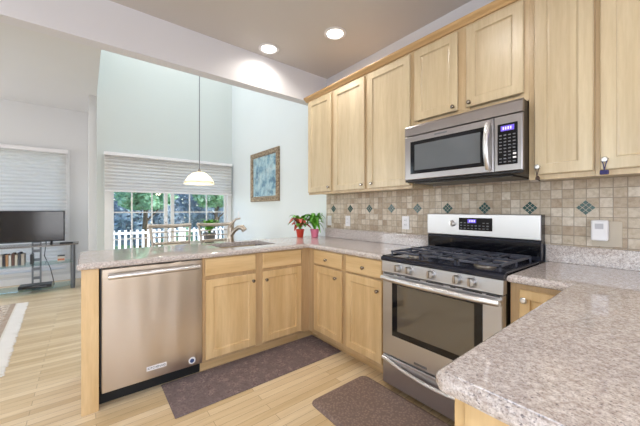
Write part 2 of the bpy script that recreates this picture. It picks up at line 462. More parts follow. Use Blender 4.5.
# ---- sliding door
g = G()
x0, x1 = XD-.1, XD+.02
g.box(x0, x1, DY0-.055, DY0+.03, 0, DZ+.05, .004).box(x0, x1, DY1-.03, DY1+.05, 0, DZ+.05, .004).box(x0, x1, DY0+.03, DY1-.03, DZ-.03, DZ+.05, .004).box(x0, XD, DY0, DY1, 0, .03)
door = struct(g, 'door_1', 'white_trim')
def door_panel(y0, y1, xo, mu):
    g = G(); s_ = .055
    g.box(xo-.02, xo+.02, y0, y0+s_, .03, DZ-.03, .003).box(xo-.02, xo+.02, y1-s_, y1, .03, DZ-.03, .003)
    g.box(xo-.02, xo+.02, y0+s_, y1-s_, .03, .15, .003).box(xo-.02, xo+.02, y0+s_, y1-s_, DZ-.12, DZ-.03, .003)
    p = g.build('sliding_panel', 'white_trim', door)
    g = G().box(xo-.004, xo+.004, y0+s_, y1-s_, .15, DZ-.12); g.build('pane', 'glass', p)
    g = G()
    for u in mu: g.box(xo-.012, xo+.012, u-.010, u+.010, .15, DZ-.12)
    for z in (.33, .76, 1.195, 1.63): g.box(xo-.011, xo+.011, y0+s_, y1-s_, z-.010, z+.010)
    g.build('muntin_grid', 'white_trim', p)
    return p
pa = door_panel(-1.99, -1.16, -4.385, (-1.69, -1.40))
pb = door_panel(-1.10, -.08, -4.43, (-.781, -.475))
g = G().box(XD-.1, XD-.03, -1.16, -1.10, .03, .12); g.build('track_stop', 'white_trim', door)
g = G().box(-4.365, -4.345, -1.205, -1.165, .93, 1.11, .006).tube([(-4.345, -1.185, .95), (-4.31, -1.185, .97), (-4.31, -1.185, 1.07), (-4.345, -1.185, 1.09)], .009)
hd = g.build('door_handle', 'white_plastic', pa, smooth=True)
G().cyl((-4.346, -1.185, 1.015), (-4.338, -1.185, 1.015), .013).build('latch', 'black_plastic', hd)

# ---- cellular blinds
def pleated(x, y0, y1, z0, z1, pitch, depth=.014):
    t = bmesh.new(); n = max(2, round((z1-z0)/pitch)*2); fr = []; bk = []
    for i in range(n+1):
        z = z0+(z1-z0)*i/n; d = depth if i % 2 else 0
        fr.append((t.verts.new((x+d, y0, z)), t.verts.new((x+d, y1, z))))
        bk.append((t.verts.new((x-.02-d, y0, z)), t.verts.new((x-.02-d, y1, z))))
    for A in (fr, bk):
        for a, b in zip(A, A[1:]): t.faces.new((a[0], a[1], b[1], b[0]))
    for a, b, c, d in zip(fr, fr[1:], bk, bk[1:]):
        t.faces.new((a[0], b[0], d[0], c[0])); t.faces.new((a[1], b[1], d[1], c[1]))
    t.faces.new((fr[0][0], fr[0][1], bk[0][1], bk[0][0])); t.faces.new((fr[-1][0], fr[-1][1], bk[-1][1], bk[-1][0]))
    return t
b = thing('window_blind', (XD+.09, -1.05, 1.52), 'half-raised white cellular blind over the sliding glass door', 'blind')
G().box(XD+.03, XD+.115, -2.065, -.035, 2.085, 2.135, .004).build('headrail', 'white_plastic', b)
G().add(pleated(XD+.075, -2.055, -.045, 1.545, 2.085, .054)).build('pleated_cloth', 'blind', b)
G().box(XD+.04, XD+.11, -2.055, -.045, 1.52, 1.545, .004).build('bottom_rail', 'white_plastic', b)
b = thing('window_blind', (XT+.05, -3.4, .45), 'lowered white cellular blind behind the television', 'blind')
G().box(XT+.021, XT+.09, WY0-.03, WY1+.03, WZ1-.03, WZ1+.03, .004).build('headrail', 'white_plastic', b)
G().add(pleated(XT+.052, WY0-.02, WY1+.02, .27, WZ1-.03, .06, .011)).build('pleated_cloth', 'blind', b)
G().box(XT+.025, XT+.085, WY0-.02, WY1+.02, .245, .27, .004).build('bottom_rail', 'white_plastic', b)
G().tube([(XT+.10, WY1+.012, 2.2), (XT+.10, WY1+.012, 1.6), (XT+.10, WY1+.012, .9)], .003, 6).build('pull_cord', 'white_plastic', b)

# ------------------------------------------------------------------ outside
tag(G().box(-40, XD-3, -25, 30, -1.2, -1.0).build('lawn', 'grass'), 'green lawn outside beyond the white deck railing', 'lawn', kind='stuff')
dk = thing('deck', (-6.6, .5, -1.0), 'pale boarded deck outside the sliding glass door', 'deck')
g = G()
for i in range(29):
    xx = XD-.25-i*.15; g.box(xx-.07, xx+.07, -4, 5.5, -.34, -.31, .004, 1)
g.build('deck_boards', 'deck', dk)
g = G()
for px_, py_ in ((-8.5, -3.5), (-8.5, 5), (-5, -3.5), (-5, 5), (-8.5, .8), (-5, .8)): G().box(px_-.06, px_+.06, py_-.06, py_+.06, -1.0, -.38).build('post', 'deck', dk)
for yy in (-3.5, .8, 5): G().box(-8.65, XD-.2, yy-.03, yy+.03, -.38, -.34).build('joist', 'deck', dk)
rl = thing('deck_railing', (-8.45, .5, -.31), 'white picket railing along the far edge of the deck', 'railing')
G().box(-8.49, -8.41, -3.9, 5.4, .55, .61, .004).box(-8.48, -8.42, -3.9, 5.4, -.20, -.14, .004).build('rail', 'white_trim', rl)
for k in range(60):
    yy = -3.1+k*.14
    G().box(-8.465, -8.435, yy-.032, yy+.032, -.24, .67, .006, 1).build('picket', 'white_trim', rl)
for yy in (-1.95, .0, 1.95, 3.9):
    p = G().box(-8.51, -8.39, yy-.06, yy+.06, -.31, .74, .004).build('post', 'white_trim', rl)
    G().lathe([(0, .07), (.03, .06), (.055, .03), (.08, .0), (0, 0)], (-8.45, yy, .74), seg=12).build('post_cap', 'white_trim', p)

def leaf_cloud(g, cx, cy, z0, z1, rx, ry, n, size, rr):
    t = g.bm
    for _ in range(n):
        a = rr.random()*6.283; q = rr.random()**.45; h = rr.random()
        prof = math.sin(math.pi*min(1, .12+h*.84))**.6
        bump_ = 1+.18*math.sin(a*5+h*9)+.12*math.sin(a*3-h*14)
        p = Vector((cx+rx*q*prof*bump_*math.cos(a), cy+ry*q*prof*bump_*math.sin(a), z0+(z1-z0)*h))
        d = Vector((rr.gauss(0, 1), rr.gauss(0, 1), rr.gauss(0, .7))).normalized(); e = d.cross(Vector((rr.gauss(0, 1), rr.gauss(0, 1), rr.gauss(0, 1)))).normalized()
        s1 = size*(.6+.8*rr.random()); s2 = s1*.5
        t.faces.new([t.verts.new(p-d*s1), t.verts.new(p+e*s2), t.verts.new(p+d*s1), t.verts.new(p-e*s2)])
def tree(x, y, h, r, trunk, mat, n, size, label, name='tree', low=0.2, seed=1):
    rr = random.Random(seed)
    t = thing(name, (x, y, -1.0), label, 'tree' if name == 'tree' else 'shrub', 'trees and shrubs beyond the deck')
    g = G(); g.tube([(x, y, -1.0), (x+.05, y, -1+h*.3), (x-.05, y+.05, -1+h*.6), (x, y, -1+h*.85)], [trunk, trunk*.8, trunk*.5, trunk*.2], 8)
    for k in range(6):
        a = k*1.1; z = -1+h*(.3+.08*k)
        g.tube([(x, y, z), (x+r*.35*math.cos(a), y+r*.35*math.sin(a), z+h*.08), (x+r*.6*math.cos(a), y+r*.6*math.sin(a), z+h*.16)], [trunk*.4, trunk*.25, trunk*.1], 6)
    g.build('trunk', 'bark', t, smooth=True)
    g = G(); leaf_cloud(g, x, y, -1+h*low, -1+h, r, r, n, size, rr); g.build('foliage', mat, t)
    return t
tree(-11.8, -.5, 4.6, 1.05, .12, 'foliage', 5200, .13, 'bright green leafy tree beyond the railing, left in the sliding door', seed=3, low=.5)
tree(-12.0, 2.3, 4.6, 1.05, .12, 'foliage_light', 4600, .12, 'pale green tree seen at the middle post of the sliding door', seed=4, low=.52)
tree(-12.2, 5.0, 4.6, 1.05, .11, 'foliage', 3600, .12, 'leafy green tree seen through the right panes of the sliding door', seed=5, low=.6)
tree(-16.0, -.2, 6.5, 1.6, .2, 'foliage_dark', 9000, .14, 'dark blue-green tree behind the bright trees at left', seed=6, low=.08)
tree(-16.2, 3.6, 6.5, 1.7, .2, 'foliage_dark', 9000, .14, 'dark blue-green tree behind the bright trees in the centre', seed=7, low=.08)
tree(-16.0, 7.4, 6.5, 1.7, .2, 'foliage_dark', 9000, .14, 'dark blue-green tree farthest right beyond the deck', seed=8, low=.08)

tree(-21.5, 2.3, 7.6, 1.7, .2, 'foliage_dark', 8000, .15, 'pale blue-green tree deepest in view, left of centre beyond the deck', seed=9, low=.08)
tree(-21.5, 7.0, 7.6, 1.7, .2, 'foliage_dark', 8000, .15, 'pale blue-green tree deepest in view, right of centre beyond the deck', seed=10, low=.08)

# ------------------------------------------------------------------ worktops
def arc_corner(p, prev, nxt, r, n=5):
    p, a, b = Vector(p), Vector(prev), Vector(nxt)
    d1 = (a-p).normalized(); d2 = (b-p).normalized()
    ang = d1.angle(d2); t = r/math.tan(ang/2); c = p+(d1+d2).normalized()*(r/math.sin(ang/2))
    q0 = p+d1*t; q1 = p+d2*t; out = []
    for i in range(n+1):
        v = (q0.lerp(q1, i/n)-c).normalized()*r; out.append(c+v)
    return out
def inset_poly(pts, d):
    n = len(pts); out = []
    for i in range(n):
        p, a, b = pts[i], pts[i-1], pts[(i+1) % n]
        e1 = (p-a).normalized(); e2 = (b-p).normalized()
        n1 = Vector((-e1.y, e1.x)); n2 = Vector((-e2.y, e2.x)); m = (n1+n2)
        if m.length < 1e-6: m = n1
        m.normalize(); out.append(p+m*(d/max(.3, m.dot(n1))))
    return out
PROFILE = [(.010, .876), (.003, .880), (0, .888), (0, .898), (.004, .906), (.010, .9105), (.0155, .9115), (.0165, .9140)]
def worktop(outline, rounds, hole=None):
    pts = []
    n = len(outline)
    for i, p in enumerate(outline):
        if i in rounds: pts += arc_corner(p, outline[i-1], outline[(i+1) % n], rounds[i])
        else: pts.append(Vector(p))
    t = bmesh.new(); rr = []
    for ins, z in PROFILE:
        rr.append([t.verts.new((q.x, q.y, z)) for q in inset_poly(pts, ins)])
    m = len(pts)
    for a, b in zip(rr, rr[1:]):
        for i in range(m): t.faces.new((a[i], a[(i+1) % m], b[(i+1) % m], b[i]))
    t.faces.new(rr[-1]); t.faces.new(rr[0][::-1])
    if hole:
        hx0, hx1, hy0, hy1 = hole
        for co, no in (((hx0, 0, 0), (1, 0, 0)), ((hx1, 0, 0), (1, 0, 0)), ((0, hy0, 0), (0, 1, 0)), ((0, hy1, 0), (0, 1, 0))):
            bmesh.ops.bisect_plane(t, geom=t.verts[:]+t.edges[:]+t.faces[:], plane_co=co, plane_no=no)
        kill = [f for f in t.faces if hx0 < f.calc_center_median().x < hx1 and hy0 < f.calc_center_median().y < hy1]
        bmesh.ops.delete(t, geom=kill, context='FACES')
        for (xa, ya, xb, yb) in ((hx0, hy0, hx1, hy0), (hx1, hy0, hx1, hy1), (hx1, hy1, hx0, hy1), (hx0, hy1, hx0, hy0)):
            t.faces.new([t.verts.new(c) for c in ((xa, ya, .876), (xb, yb, .876), (xb, yb, .914), (xa, ya, .914))])
        bmesh.ops.remove_doubles(t, verts=t.verts, dist=1e-5)
    return t
SX0, SX1, SY0, SY1 = -1.49, -1.09, -1.40, -.87
wt = thing('granite_worktop', (-1.2, -1, .876), 'speckled pale granite worktop over the dishwasher and sink, turning along the tiled wall', 'worktop')
G().add(worktop([(-1.60, -2.325), (-.898, -2.325), (-.898, -.65), (-.006, -.65), (-.006, -.003), (-1.60, -.003)], {0: .015, 1: .018}, (SX0, SX1, SY0, SY1))).build('slab', 'granite', wt)
G().box(-1.395, -.006, -.030, -.010, .9145, 1.017, .002).build('upstand', 'granite', wt)
wt2 = thing('granite_worktop', (1.4, -.9, .876), 'speckled pale granite worktop in the right foreground with a rounded near corner', 'worktop')
G().add(worktop([(1.94, -.003), (.766, -.003), (.766, -.65), (1.006, -.65), (1.006, -1.742), (1.94, -1.742)], {4: .03, 5: .05})).build('slab', 'granite', wt2)
G().box(.770, 1.94, -.030, -.010, .9145, 1.017, .002).build('upstand', 'granite', wt2)

# tiled splash with green diamonds
sp = thing('tiled_splashback', (0, -.006, 1.0175), 'travertine tiled splashback with dark green diamond insets above the worktops', 'splashback')
g = G().box(-1.395, 1.94, -.012, -.0005, 1.0175, 1.43); g.build('tile_field', 'tile', sp)
for cx in (-1.262, -.984, -.707, -.430, -.150, .124, .404, .682, .956, 1.234, 1.512):
    t = bmesh.new(); hw = .044
    q = [t.verts.new(c) for c in ((cx-hw, -.0125, 1.247), (cx, -.0125, 1.247-hw), (cx+hw, -.0125, 1.247), (cx, -.0125, 1.247+hw))]
    f = t.faces.new(q); r = bmesh.ops.extrude_face_region(t, geom=[f]); bmesh.ops.translate(t, vec=(0, -.001, 0), verts=[v for v in r['geom'] if isinstance(v, bmesh.types.BMVert)])
    d = G().add(t).build('diamond_inset', 'grout', sp)
    g = G(); u = hw/3
    for i in range(3):
        for j in range(3):
            x = cx+(i-j)*u; z = 1.247+(i+j-2)*u; e = u*.86
            g.poly([(x-e, -.0135, z), (x, -.0135, z-e), (x+e, -.0135, z), (x, -.0135, z+e)], (0, -.0022, 0))
    g.build('mosaic_chips', 'green_tile', d)

# ------------------------------------------------------------------ base cabinets
# end panel of the peninsula
g = G().box(-1.50, -.925, -2.304, -2.219, 0, .874, .003)
tag(g.build('end_panel', 'maple_base'), 'tall maple end panel closing the peninsula left of the dishwasher', 'cabinet panel')
tag(G().box(-1.53, -1.505, -2.304, -.004, .0, .874, .002).build('back_panel', 'maple'), 'maple panel along the dining side of the peninsula', 'cabinet panel')

c = thing('sink_base_cabinet', (-1.2, -1.1, 0), 'maple sink cabinet with two doors and two false drawers beside the dishwasher', 'cabinet')
g = G(); y0, y1 = -1.600, -.70
g.box(-1.50, -.96, y0, y0+.018, .1, .874).box(-1.50, -.96, y1-.018, y1, .1, .874).box(-1.50, -.96, y0+.018, y1-.018, .1, .118).box(-1.50, -1.49, y0+.018, y1-.018, .118, .874)
g.build('carcass', 'maple', c)
g = G(); f0, f1 = -.96, -.94
g.box(f0, f1, y0, y0+.035, .085, .874).box(f0, f1, y1-.018, y1, .085, .874).box(f0, f1, -1.185, -1.095, .085, .874)
for z0, z1 in ((.085, .12), (.70, .735), (.862, .874)): g.box(f0, f1, y0+.035, -1.185, z0, z1).box(f0, f1, -1.095, y1-.018, z0, z1)
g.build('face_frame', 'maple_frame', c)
slab_front(c, 'X', -.94, -1.583, -1.172, .735, .868, name='false_drawer_front')
slab_front(c, 'X', -.94, -1.108, -.711, .735, .868, name='false_drawer_front')
shaker_door(c, 'X', -.94, -1.580, -1.172, .108, .706, (-1.20, .648))
shaker_door(c, 'X', -.94, -1.108, -.709, .108, .710, (-1.078, .640))
G().box(-1.02, -1.0, y0, y1, 0, .1).build('toe_kick', 'maple_base_y', c)

c = thing('corner_base_cabinet', (-1.0, -.3, 0), 'maple corner filler where the peninsula cabinets meet the wall cabinets', 'cabinet')
g = G().box(-1.50, -.96, -.698, -.004, .1, .12).box(-1.50, -1.48, -.698, -.004, .12, .874).box(-1.48, -.885, -.022, -.004, .12, .874)
g.build('carcass', 'maple', c)
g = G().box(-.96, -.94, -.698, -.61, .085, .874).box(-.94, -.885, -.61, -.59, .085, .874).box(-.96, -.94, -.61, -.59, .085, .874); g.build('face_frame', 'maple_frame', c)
G().box(-1.02, -1.0, -.698, -.51, 0, .1).box(-1.0, -.885, -.53, -.51, 0, .1).build('toe_kick', 'maple_base_y', c)

def wall_base(x0, x1, d0, d1, knob_dr, knob_do, label, fl, fr_):
    c = thing('base_cabinet', ((x0+x1)/2, -.3, 0), label, 'cabinet')
    g = G().box(x0, x0+.018, -.59, -.004, .1, .874).box(x1-.018, x1, -.59, -.004, .1, .874).box(x0+.018, x1-.018, -.59, -.004, .1, .118).box(x0+.018, x1-.018, -.014, -.004, .118, .874)
    g.build('carcass', 'maple', c)
    g = G().box(x0, x0+fl, -.61, -.59, .085, .874).box(x1-fr_, x1, -.61, -.59, .085, .874)
    for z0, z1 in ((.085, .135), (.705, .745), (.862, .874)): g.box(x0+fl, x1-fr_, -.61, -.59, z0, z1)
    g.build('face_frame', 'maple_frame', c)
    slab_front(c, 'Y', -.61, d0, d1, .738, .866, knob_dr)
    shaker_door(c, 'Y', -.61, d0, d1, .125, .722, knob_do)
    G().box(x0, x1, -.53, -.51, 0, .1).build('toe_kick', 'maple_base_x', c)
    return c
wall_base(-.883, -.440, -.838, -.462, (-.655, .793), (-.530, .655), 'narrow maple base cabinet with drawer and door next to the inside corner', .05, .028)
wall_base(-.438, -.006, -.414, -.040, (-.215, .793), (-.075, .645), 'maple base cabinet with drawer and door directly left of the range', .03, .04)

c = thing('base_cabinet', (.9, -.3, 0), 'narrow maple base cabinet with a glass knob directly right of the range', 'cabinet')
g = G().box(.770, .788, -.59, -.004, .1, .874).box(1.002, 1.020, -.59, -.004, .1, .874).box(.788, 1.002, -.59, -.004, .1, .118)
g.build('carcass', 'maple', c)
g = G().box(.770, .822, -.61, -.59, .085, .874).box(1.0, 1.05, -.61, -.59, .085, .874).box(.822, 1.0, -.61, -.59, .84, .874).box(.822, 1.0, -.61, -.59, .085, .12)
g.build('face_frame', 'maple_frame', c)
d = shaker_door(c, 'Y', -.61, .812, 1.005, .12, .848, None, .045)
knob_at(d, 'Y', -.63, .836, .80, 'chrome', .015)
G().box(.770, 1.02, -.53, -.51, 0, .1).build('toe_kick', 'maple_base_x', c)

c = thing('return_base_cabinet', (1.4, -1.2, 0), 'maple cabinet run under the near end of the right worktop', 'cabinet')
g = G().box(1.052, 1.86, -1.69, -.61, .1, .874).box(1.052, 1.86, -.61, -.59, .1, .874)
g.build('carcass', 'maple', c)
G().box(1.034, 1.056, -1.70, -1.66, .0, .874, .002).build('corner_post', 'maple_base', c)
for (u0, u1) in ((-1.66, -1.17), (-1.15, -.66)):
    mp = lambda u, z, d: (1.052-d, u, z)
    G().add(rings_mesh(mp, u0, u1, .12, .85, [(0, .001), (0, .017), (.003, .02), (.056, .02), (.06, .013), (.068, .01)])).build('door', 'maple', c)
G().box(1.057, 1.86, -1.705, -1.691, .0, .874, .001).build('end_panel', 'maple_base', c)
G().box(1.12, 1.80, -1.62, -.6, 0, .1).build('toe_kick', 'maple', c)

# ------------------------------------------------------------------ sink and faucet
s_ = thing('kitchen_sink', (-1.29, -1.135, .70), 'stainless undermount sink set into the peninsula worktop', 'sink')
t = bmesh.new()
def rr_rect(x0, x1, y0, y1, z, r):
    pts = []
    for cx, cy, a0 in ((x1-r, y1-r, 0), (x0+r, y1-r, 90), (x0+r, y0+r, 180), (x1-r, y0+r, 270)):
        for k in range(6): a = math.radians(a0+k*18); pts.append((cx+r*math.cos(a), cy+r*math.sin(a), z))
    return pts
lv = [(-.03, .8755, .04), (-.004, .8755, .05), (-.001, .86, .05), (.012, .74, .06), (.05, .715, .06), (.16, .71, .02)]
prev = None
for ins, z, r in lv:
    cur = [t.verts.new(p) for p in rr_rect(SX0+ins, SX1-ins, SY0+ins, SY1-ins, z, r)]
    if prev:
        for i in range(24): t.faces.new((prev[i], prev[(i+1) % 24], cur[(i+1) % 24], cur[i]))
    prev = cur
t.faces.new(prev)
b_ = G().add(t).build('basin', 'sink_steel', s_, smooth=True)
G().cyl((-1.29, -1.135, .7105), (-1.29, -1.135, .7145), .045).build('drain', 'chrome', s_)
f = thing('kitchen_faucet', (-1.545, -1.13, .914), 'brushed nickel faucet with raised lever behind the sink', 'faucet')
fx = -1.545; fy = -1.145
G().lathe([(0, 0), (.040, 0), (.040, .006), (.035, .014), (.031, .05), (.029, .09), (.032, .125), (.031, .145), (.022, .162), (0, .168)], (fx, fy, .914)).build('body', 'nickel', f, smooth=True)
G().tube([(fx+.01, fy, .975), (fx+.035, fy+.025, 1.025), (fx+.065, fy+.055, 1.058), (fx+.095, fy+.085, 1.060), (fx+.115, fy+.10, 1.030)], [.022, .021, .022, .029, .027], 14).build('spout', 'nickel', f, smooth=True)
G().tube([(fx, fy, 1.08), (fx+.015, fy+.02, 1.11), (fx+.03, fy+.045, 1.14), (fx+.05, fy+.085, 1.15)], [.019, .014, .010, .008], 12).build('lever', 'nickel', f, smooth=True)

# ------------------------------------------------------------------ dishwasher
d = thing('dishwasher', (-1.2, -1.905, 0), 'stainless dishwasher with a bar handle at the left end of the peninsula', 'dishwasher')
G().box(-1.49, -.962, -2.212, -1.606, .1, .868).build('tub_body', 'black_plastic', d)
dd = G().box(-.960, -.918, -2.206, -1.607, .100, .866, .005).build('door', 'steel_y', d)
g = G(); hz = .822; hx = -.878
g.tube([(hx, -2.175, hz), (hx, -1.635, hz)], .0165, 14)
for y in (-2.155, -1.655): g.box(-.919, hx+.004, y-.014, y+.014, hz-.012, hz+.012, .004)
g.build('handle', 'chrome', dd, smooth=True)
bd = G().box(-.918, -.9155, -1.966, -1.846, .158, .187, .0008, 1).build('badge', 'white_plastic', dd)
st = G().cyl((-.918, -1.679, .142), (-.9165, -1.679, .142), .024, seg=28).build('round_sticker', 'white_plastic', dd)
G().cyl((-.9165, -1.679, .140), (-.916, -1.679, .140), .0145, seg=24).build('sticker_emblem', plain('sticker_blue', (64, 80, 120), .4), st)
G().box(-1.03, -1.00, -2.218, -1.604, .0, .098).build('toe_kick', 'rubber', d)
def text(s, size, loc, rot, mat, parent, name, ext=.0006, align='CENTER'):
    cu = bpy.data.curves.new(name, 'FONT'); cu.body = s; cu.size = size; cu.extrude = ext; cu.align_x = align; cu.align_y = 'CENTER'; cu.resolution_u = 2
    o = bpy.data.objects.new(name, cu); COL.objects.link(o)
    dg = bpy.context.evaluated_depsgraph_get(); me = bpy.data.meshes.new_from_object(o.evaluated_get(dg)); bpy.data.objects.remove(o)
    me.transform(Matrix.Translation(loc) @ Matrix.Rotation(rot[2], 4, 'Z') @ Matrix.Rotation(rot[0], 4, 'X'))
    off = Vector((0, 0, 0)); q = parent
    while q: off += q.location; q = q.parent
    me.transform(Matrix.Translation(-off)); me.materials.clear(); me.materials.append(M[mat])
    o = bpy.data.objects.new(name, me); COL.objects.link(o); o.parent = parent; return o
text('KITCHENAID', .0185, (-.9153, -1.906, .1725), (P2, 0, P2), 'black_plastic', bd, 'lettering')

# ------------------------------------------------------------------ range
r = thing('gas_range', (.38, -.35, 0), 'stainless gas range with black cooktop, five front knobs and oven window', 'range')
G().box(.004, .760, -.630, -.02, .03, .880, .003).build('body', 'black_plastic', r)
for x in (.05, .70): G().cyl((x, -.55, 0), (x, -.55, .03), .02).cyl((x, -.08, 0), (x, -.08, .03), .02).build('foot', 'rubber', r)
# control panel, slightly tilted
g = G(); g.poly([(.004, -.631, .812), (.004, -.676, .812), (.004, -.673, .884), (.004, -.631, .884)], (.756, 0, 0))
cp = g.build('control_panel', 'steel_x', r)
for x in (.142, .226, .376, .531, .610):
    g = G(); c0 = Vector((x, -.675, .850)); n_ = Vector((0, -1, 0)).normalized()
    g.lathe([(0, 0), (.030, 0), (.030, .005), (.026, .007)], c0, n_, 24)
    g.lathe([(.024, .006), (.023, .026), (.020, .032), (0, .035)], c0, n_, 24)
    k = g.build('control_knob', 'steel_x', cp, smooth=True)
    G().box(x-.005, x+.005, -.722, -.702, .833, .875, .003).build('knob_grip', 'nickel', k)
# cooktop
t = bmesh.new(); prof = [(-.632, .886), (-.676, .886), (-.684, .893), (-.684, .904), (-.676, .914), (-.655, .921), (-.635, .920), (-.620, .913), (-.13, .913), (-.13, .886)]
vs = [t.verts.new((.0, y, z)) for y, z in prof]; fa = t.faces.new(vs)
rg = bmesh.ops.extrude_face_region(t, geom=[fa]); bmesh.ops.translate(t, vec=(.764, 0, 0), verts=[v for v in rg['geom'] if isinstance(v, bmesh.types.BMVert)])
g = G().add(t); g.box(0, .02, -.64, -.13, .90, .921, .004).box(.744, .764, -.64, -.13, .90, .921, .004)
ct = g.build('cooktop', 'enamel', r)
for (x, y, rad) in ((.16, -.50, .042), (.16, -.25, .034), (.382, -.375, .05), (.604, -.50, .046), (.604, -.25, .034)):
    b1 = G().lathe([(0, 0), (rad*1.25, 0), (rad*1.2, .008), (rad*.9, .012), (0, .012)], (x, y, .9135)).build('burner', 'nickel', ct, smooth=True)
    G().lathe([(0, .0), (rad*.85, 0), (rad*.88, .006), (rad*.8, .010), (0, .012)], (x, y, .926)).build('burner_cap', 'iron', b1, smooth=True)
for gx0, gx1 in ((.035, .262), (.270, .494), (.502, .729)):
    g = G(); z0, z1 = .938, .952
    for x in (gx0, gx1-.012): g.box(x, x+.012, -.620, -.145, z0, z1, .002, 1)
    for y in (-.620, -.157, -.389): g.box(gx0, gx1, y, y+.012, z0, z1, .002, 1)
    mx = (gx0+gx1)/2
    g.box(mx-.006, mx+.006, -.62, -.44, z0, z1, .002, 1).box(mx-.006, mx+.006, -.32, -.145, z0, z1, .002, 1)
    for y in (-.50, -.25):
        g.box(gx0, mx-.03, y-.006, y+.006, z0, z1, .002, 1).box(mx+.03, gx1, y-.006, y+.006, z0, z1, .002, 1)
    for x in (gx0+.006, gx1-.006):
        for y in (-.612, -.151, -.383): g.cyl((x, y, .913), (x, y, z0+.002), .006, seg=8)
    g.build('grate', 'iron', ct)
# backguard
bgd = G().box(0, .764, -.095, -.014, .90, 1.04, .003).box(0, .764, -.085, -.014, 1.04, 1.205, .004).build('backguard', 'enamel', r)
G().box(.002, .762, -.128, -.096, .905, .922, .002).build('rear_vent', 'black_gloss', bgd)
G().box(.004, .760, -.098, -.0955, .945, 1.025, .001).build('glass_strip', 'black_gloss', bgd)
pn = G().box(.0, .764, -.106, -.086, 1.042, 1.205, .007, 3).build('steel_panel', 'steel_x', bgd)
G().box(.262, .491, -.109, -.1055, 1.086, 1.176, .004).build('clock_panel', 'black_gloss', pn)
g = G().box(.325, .385, -.1100, -.1088, 1.140, 1.166); g.build('clock_display', 'display', pn)
g = G()
for q in range(4): g.box(.337+q*.011, .344+q*.011, -.1105, -.1100, 1.146, 1.161)
g.build('clock_digits', 'display_mark', pn)
g = G()
for q in range(8):
    for w_ in range(3):
        if w_ == 2 and 2 < q < 6: continue
        g.box(.272+q*.026, .286+q*.026, -.1096, -.1088, 1.097+w_*.020, 1.103+w_*.020)
g.build('key_marks', 'grey_metal', pn)
kn = G().lathe([(0, 0), (.024, 0), (.024, .004), (.020, .006), (.019, .022), (0, .024)], (.213, -.106, 1.133), (0, -1, 0)).build('timer_knob', 'chrome', pn, smooth=True)
G().box(.209, .217, -.136, -.1295, 1.115, 1.151, .002).build('knob_grip', 'nickel', kn)
# oven door
od = G().add(rings_mesh(mapper('Y', -.632), .006, .758, .250, .806, [(0, 0), (0, .036), (.006, .042), (.01, .042)])).build('oven_door', 'steel_x', r)
wf = G().add(rings_mesh(mapper('Y', -.674), .088, .664, .392, .758, [(0, 0), (0, .0015), (.003, .0025)])).build('oven_window', 'black_gloss', od)
n = N('oven_glass'); n.base(lin((92, 84, 72))); n.set(.04, 0); n.b.inputs['IOR'].default_value = 1.9; n.noise(n.coords(), 3); M['oven_glass'] = n.m
G().add(rings_mesh(mapper('Y', -.6765), .130, .622, .432, .738, [(0, 0), (.002, .0012)])).build('inner_pane', 'oven_glass', wf)
g = G()
for a, b in ((.02, .10), (.13, .16), (.19, .30), (.34, .45), (.49, .52), (.56, .66), (.68, .745)): g.box(a, b, -.6755, -.673, .7975, .8035)
g.build('vent_slot', 'rubber', od)
g = G(); pts = []
for i in range(17):
    u = i/16; x = .018+u*.728; pts.append((x, -.694-.024*math.sin(math.pi*u)**.7, .773))
g.tube(pts, .0175, 14, 1.0)
g.cyl((.022, -.674, .773), (.022, -.70, .773), .016).cyl((.742, -.674, .773), (.742, -.70, .773), .016)
g.build('handle', 'chrome', od, smooth=True)
G().box(.255, .345, -.6752, -.6735, .268, .282, .0005, 1).build('badge', 'grey_metal', od)
# storage drawer
dr = G().add(rings_mesh(mapper('Y', -.632), .006, .758, .048, .240, [(0, 0), (0, .034), (.005, .04), (.01, .04)])).build('storage_drawer', 'steel_x', r)
g = G(); pts = []
for i in range(21):
    u = i/20; pts.append((.012+u*.740, -.676-.024*math.sin(math.pi*u), .222-.034*math.sin(math.pi*u)))
g.tube(pts, .013, 10)
g.build('handle', 'chrome', dr, smooth=True)

# ------------------------------------------------------------------ microwave
mz0, mz1, my = 1.437, 1.853, -.41
m = thing('microwave_oven', (.38, -.2, mz0), 'stainless over-the-range microwave with curved handle and black keypad', 'microwave')
G().box(.003, .759, -.378, -.014, mz0, mz1, .003).build('case', 'dark_steel', m)
g = G(); g.poly([(.001, -.379, 1.779), (.001, my, 1.779), (.001, my+.004, 1.84), (.001, my+.012, mz1), (.001, -.379, mz1)], (.760, 0, 0))
g.build('vent_band', 'steel_mw', m)
G().box(.001, .761, -.405, -.379, mz0+.002, mz0+.016, .003).box(.06, .70, -.37, -.06, mz0-.009, mz0-.001).build('underside_vent', 'black_plastic', m)
md = G().add(rings_mesh(mapper('Y', -.379), .001, .613, mz0+.018, 1.774, [(0, 0), (0, .028), (.004, .031), (.01, .031)])).build('door', 'steel_mw', m)
mf = G().add(rings_mesh(mapper('Y', my), .050, .563, 1.496, 1.732, [(0, 0), (0, .001), (.004, .003)])).build('window_frame', 'black_gloss', md)
n = N('microwave_glass'); n.base(n.mix(n.noise(n.coords(), 4), lin((92, 96, 100)), lin((104, 108, 112)))); M['mw_glass'] = n.set(.06); n.b.inputs['IOR'].default_value = 1.7
G().add(rings_mesh(mapper('Y', my-.003), .086, .541, 1.520, 1.706, [(0, 0), (.002, .0012)])).build('window_pane', 'mw_glass', mf)
G().box(.24, .33, my-.0012, my+.001, 1.748, 1.758, .0004, 1).build('badge', 'grey_metal', md)
g = G(); pts = []
for i in range(15):
    u = i/14; pts.append((.590, my-.010-.036*math.sin(math.pi*u)**.8, 1.475+.27*u))
g.tube(pts, [.0165]*15, 12)
g.cyl((.590, my, 1.742), (.590, my-.016, 1.742), .0145).cyl((.590, my, 1.478), (.590, my-.016, 1.478), .0145)
g.build('handle', 'chrome', md, smooth=True)
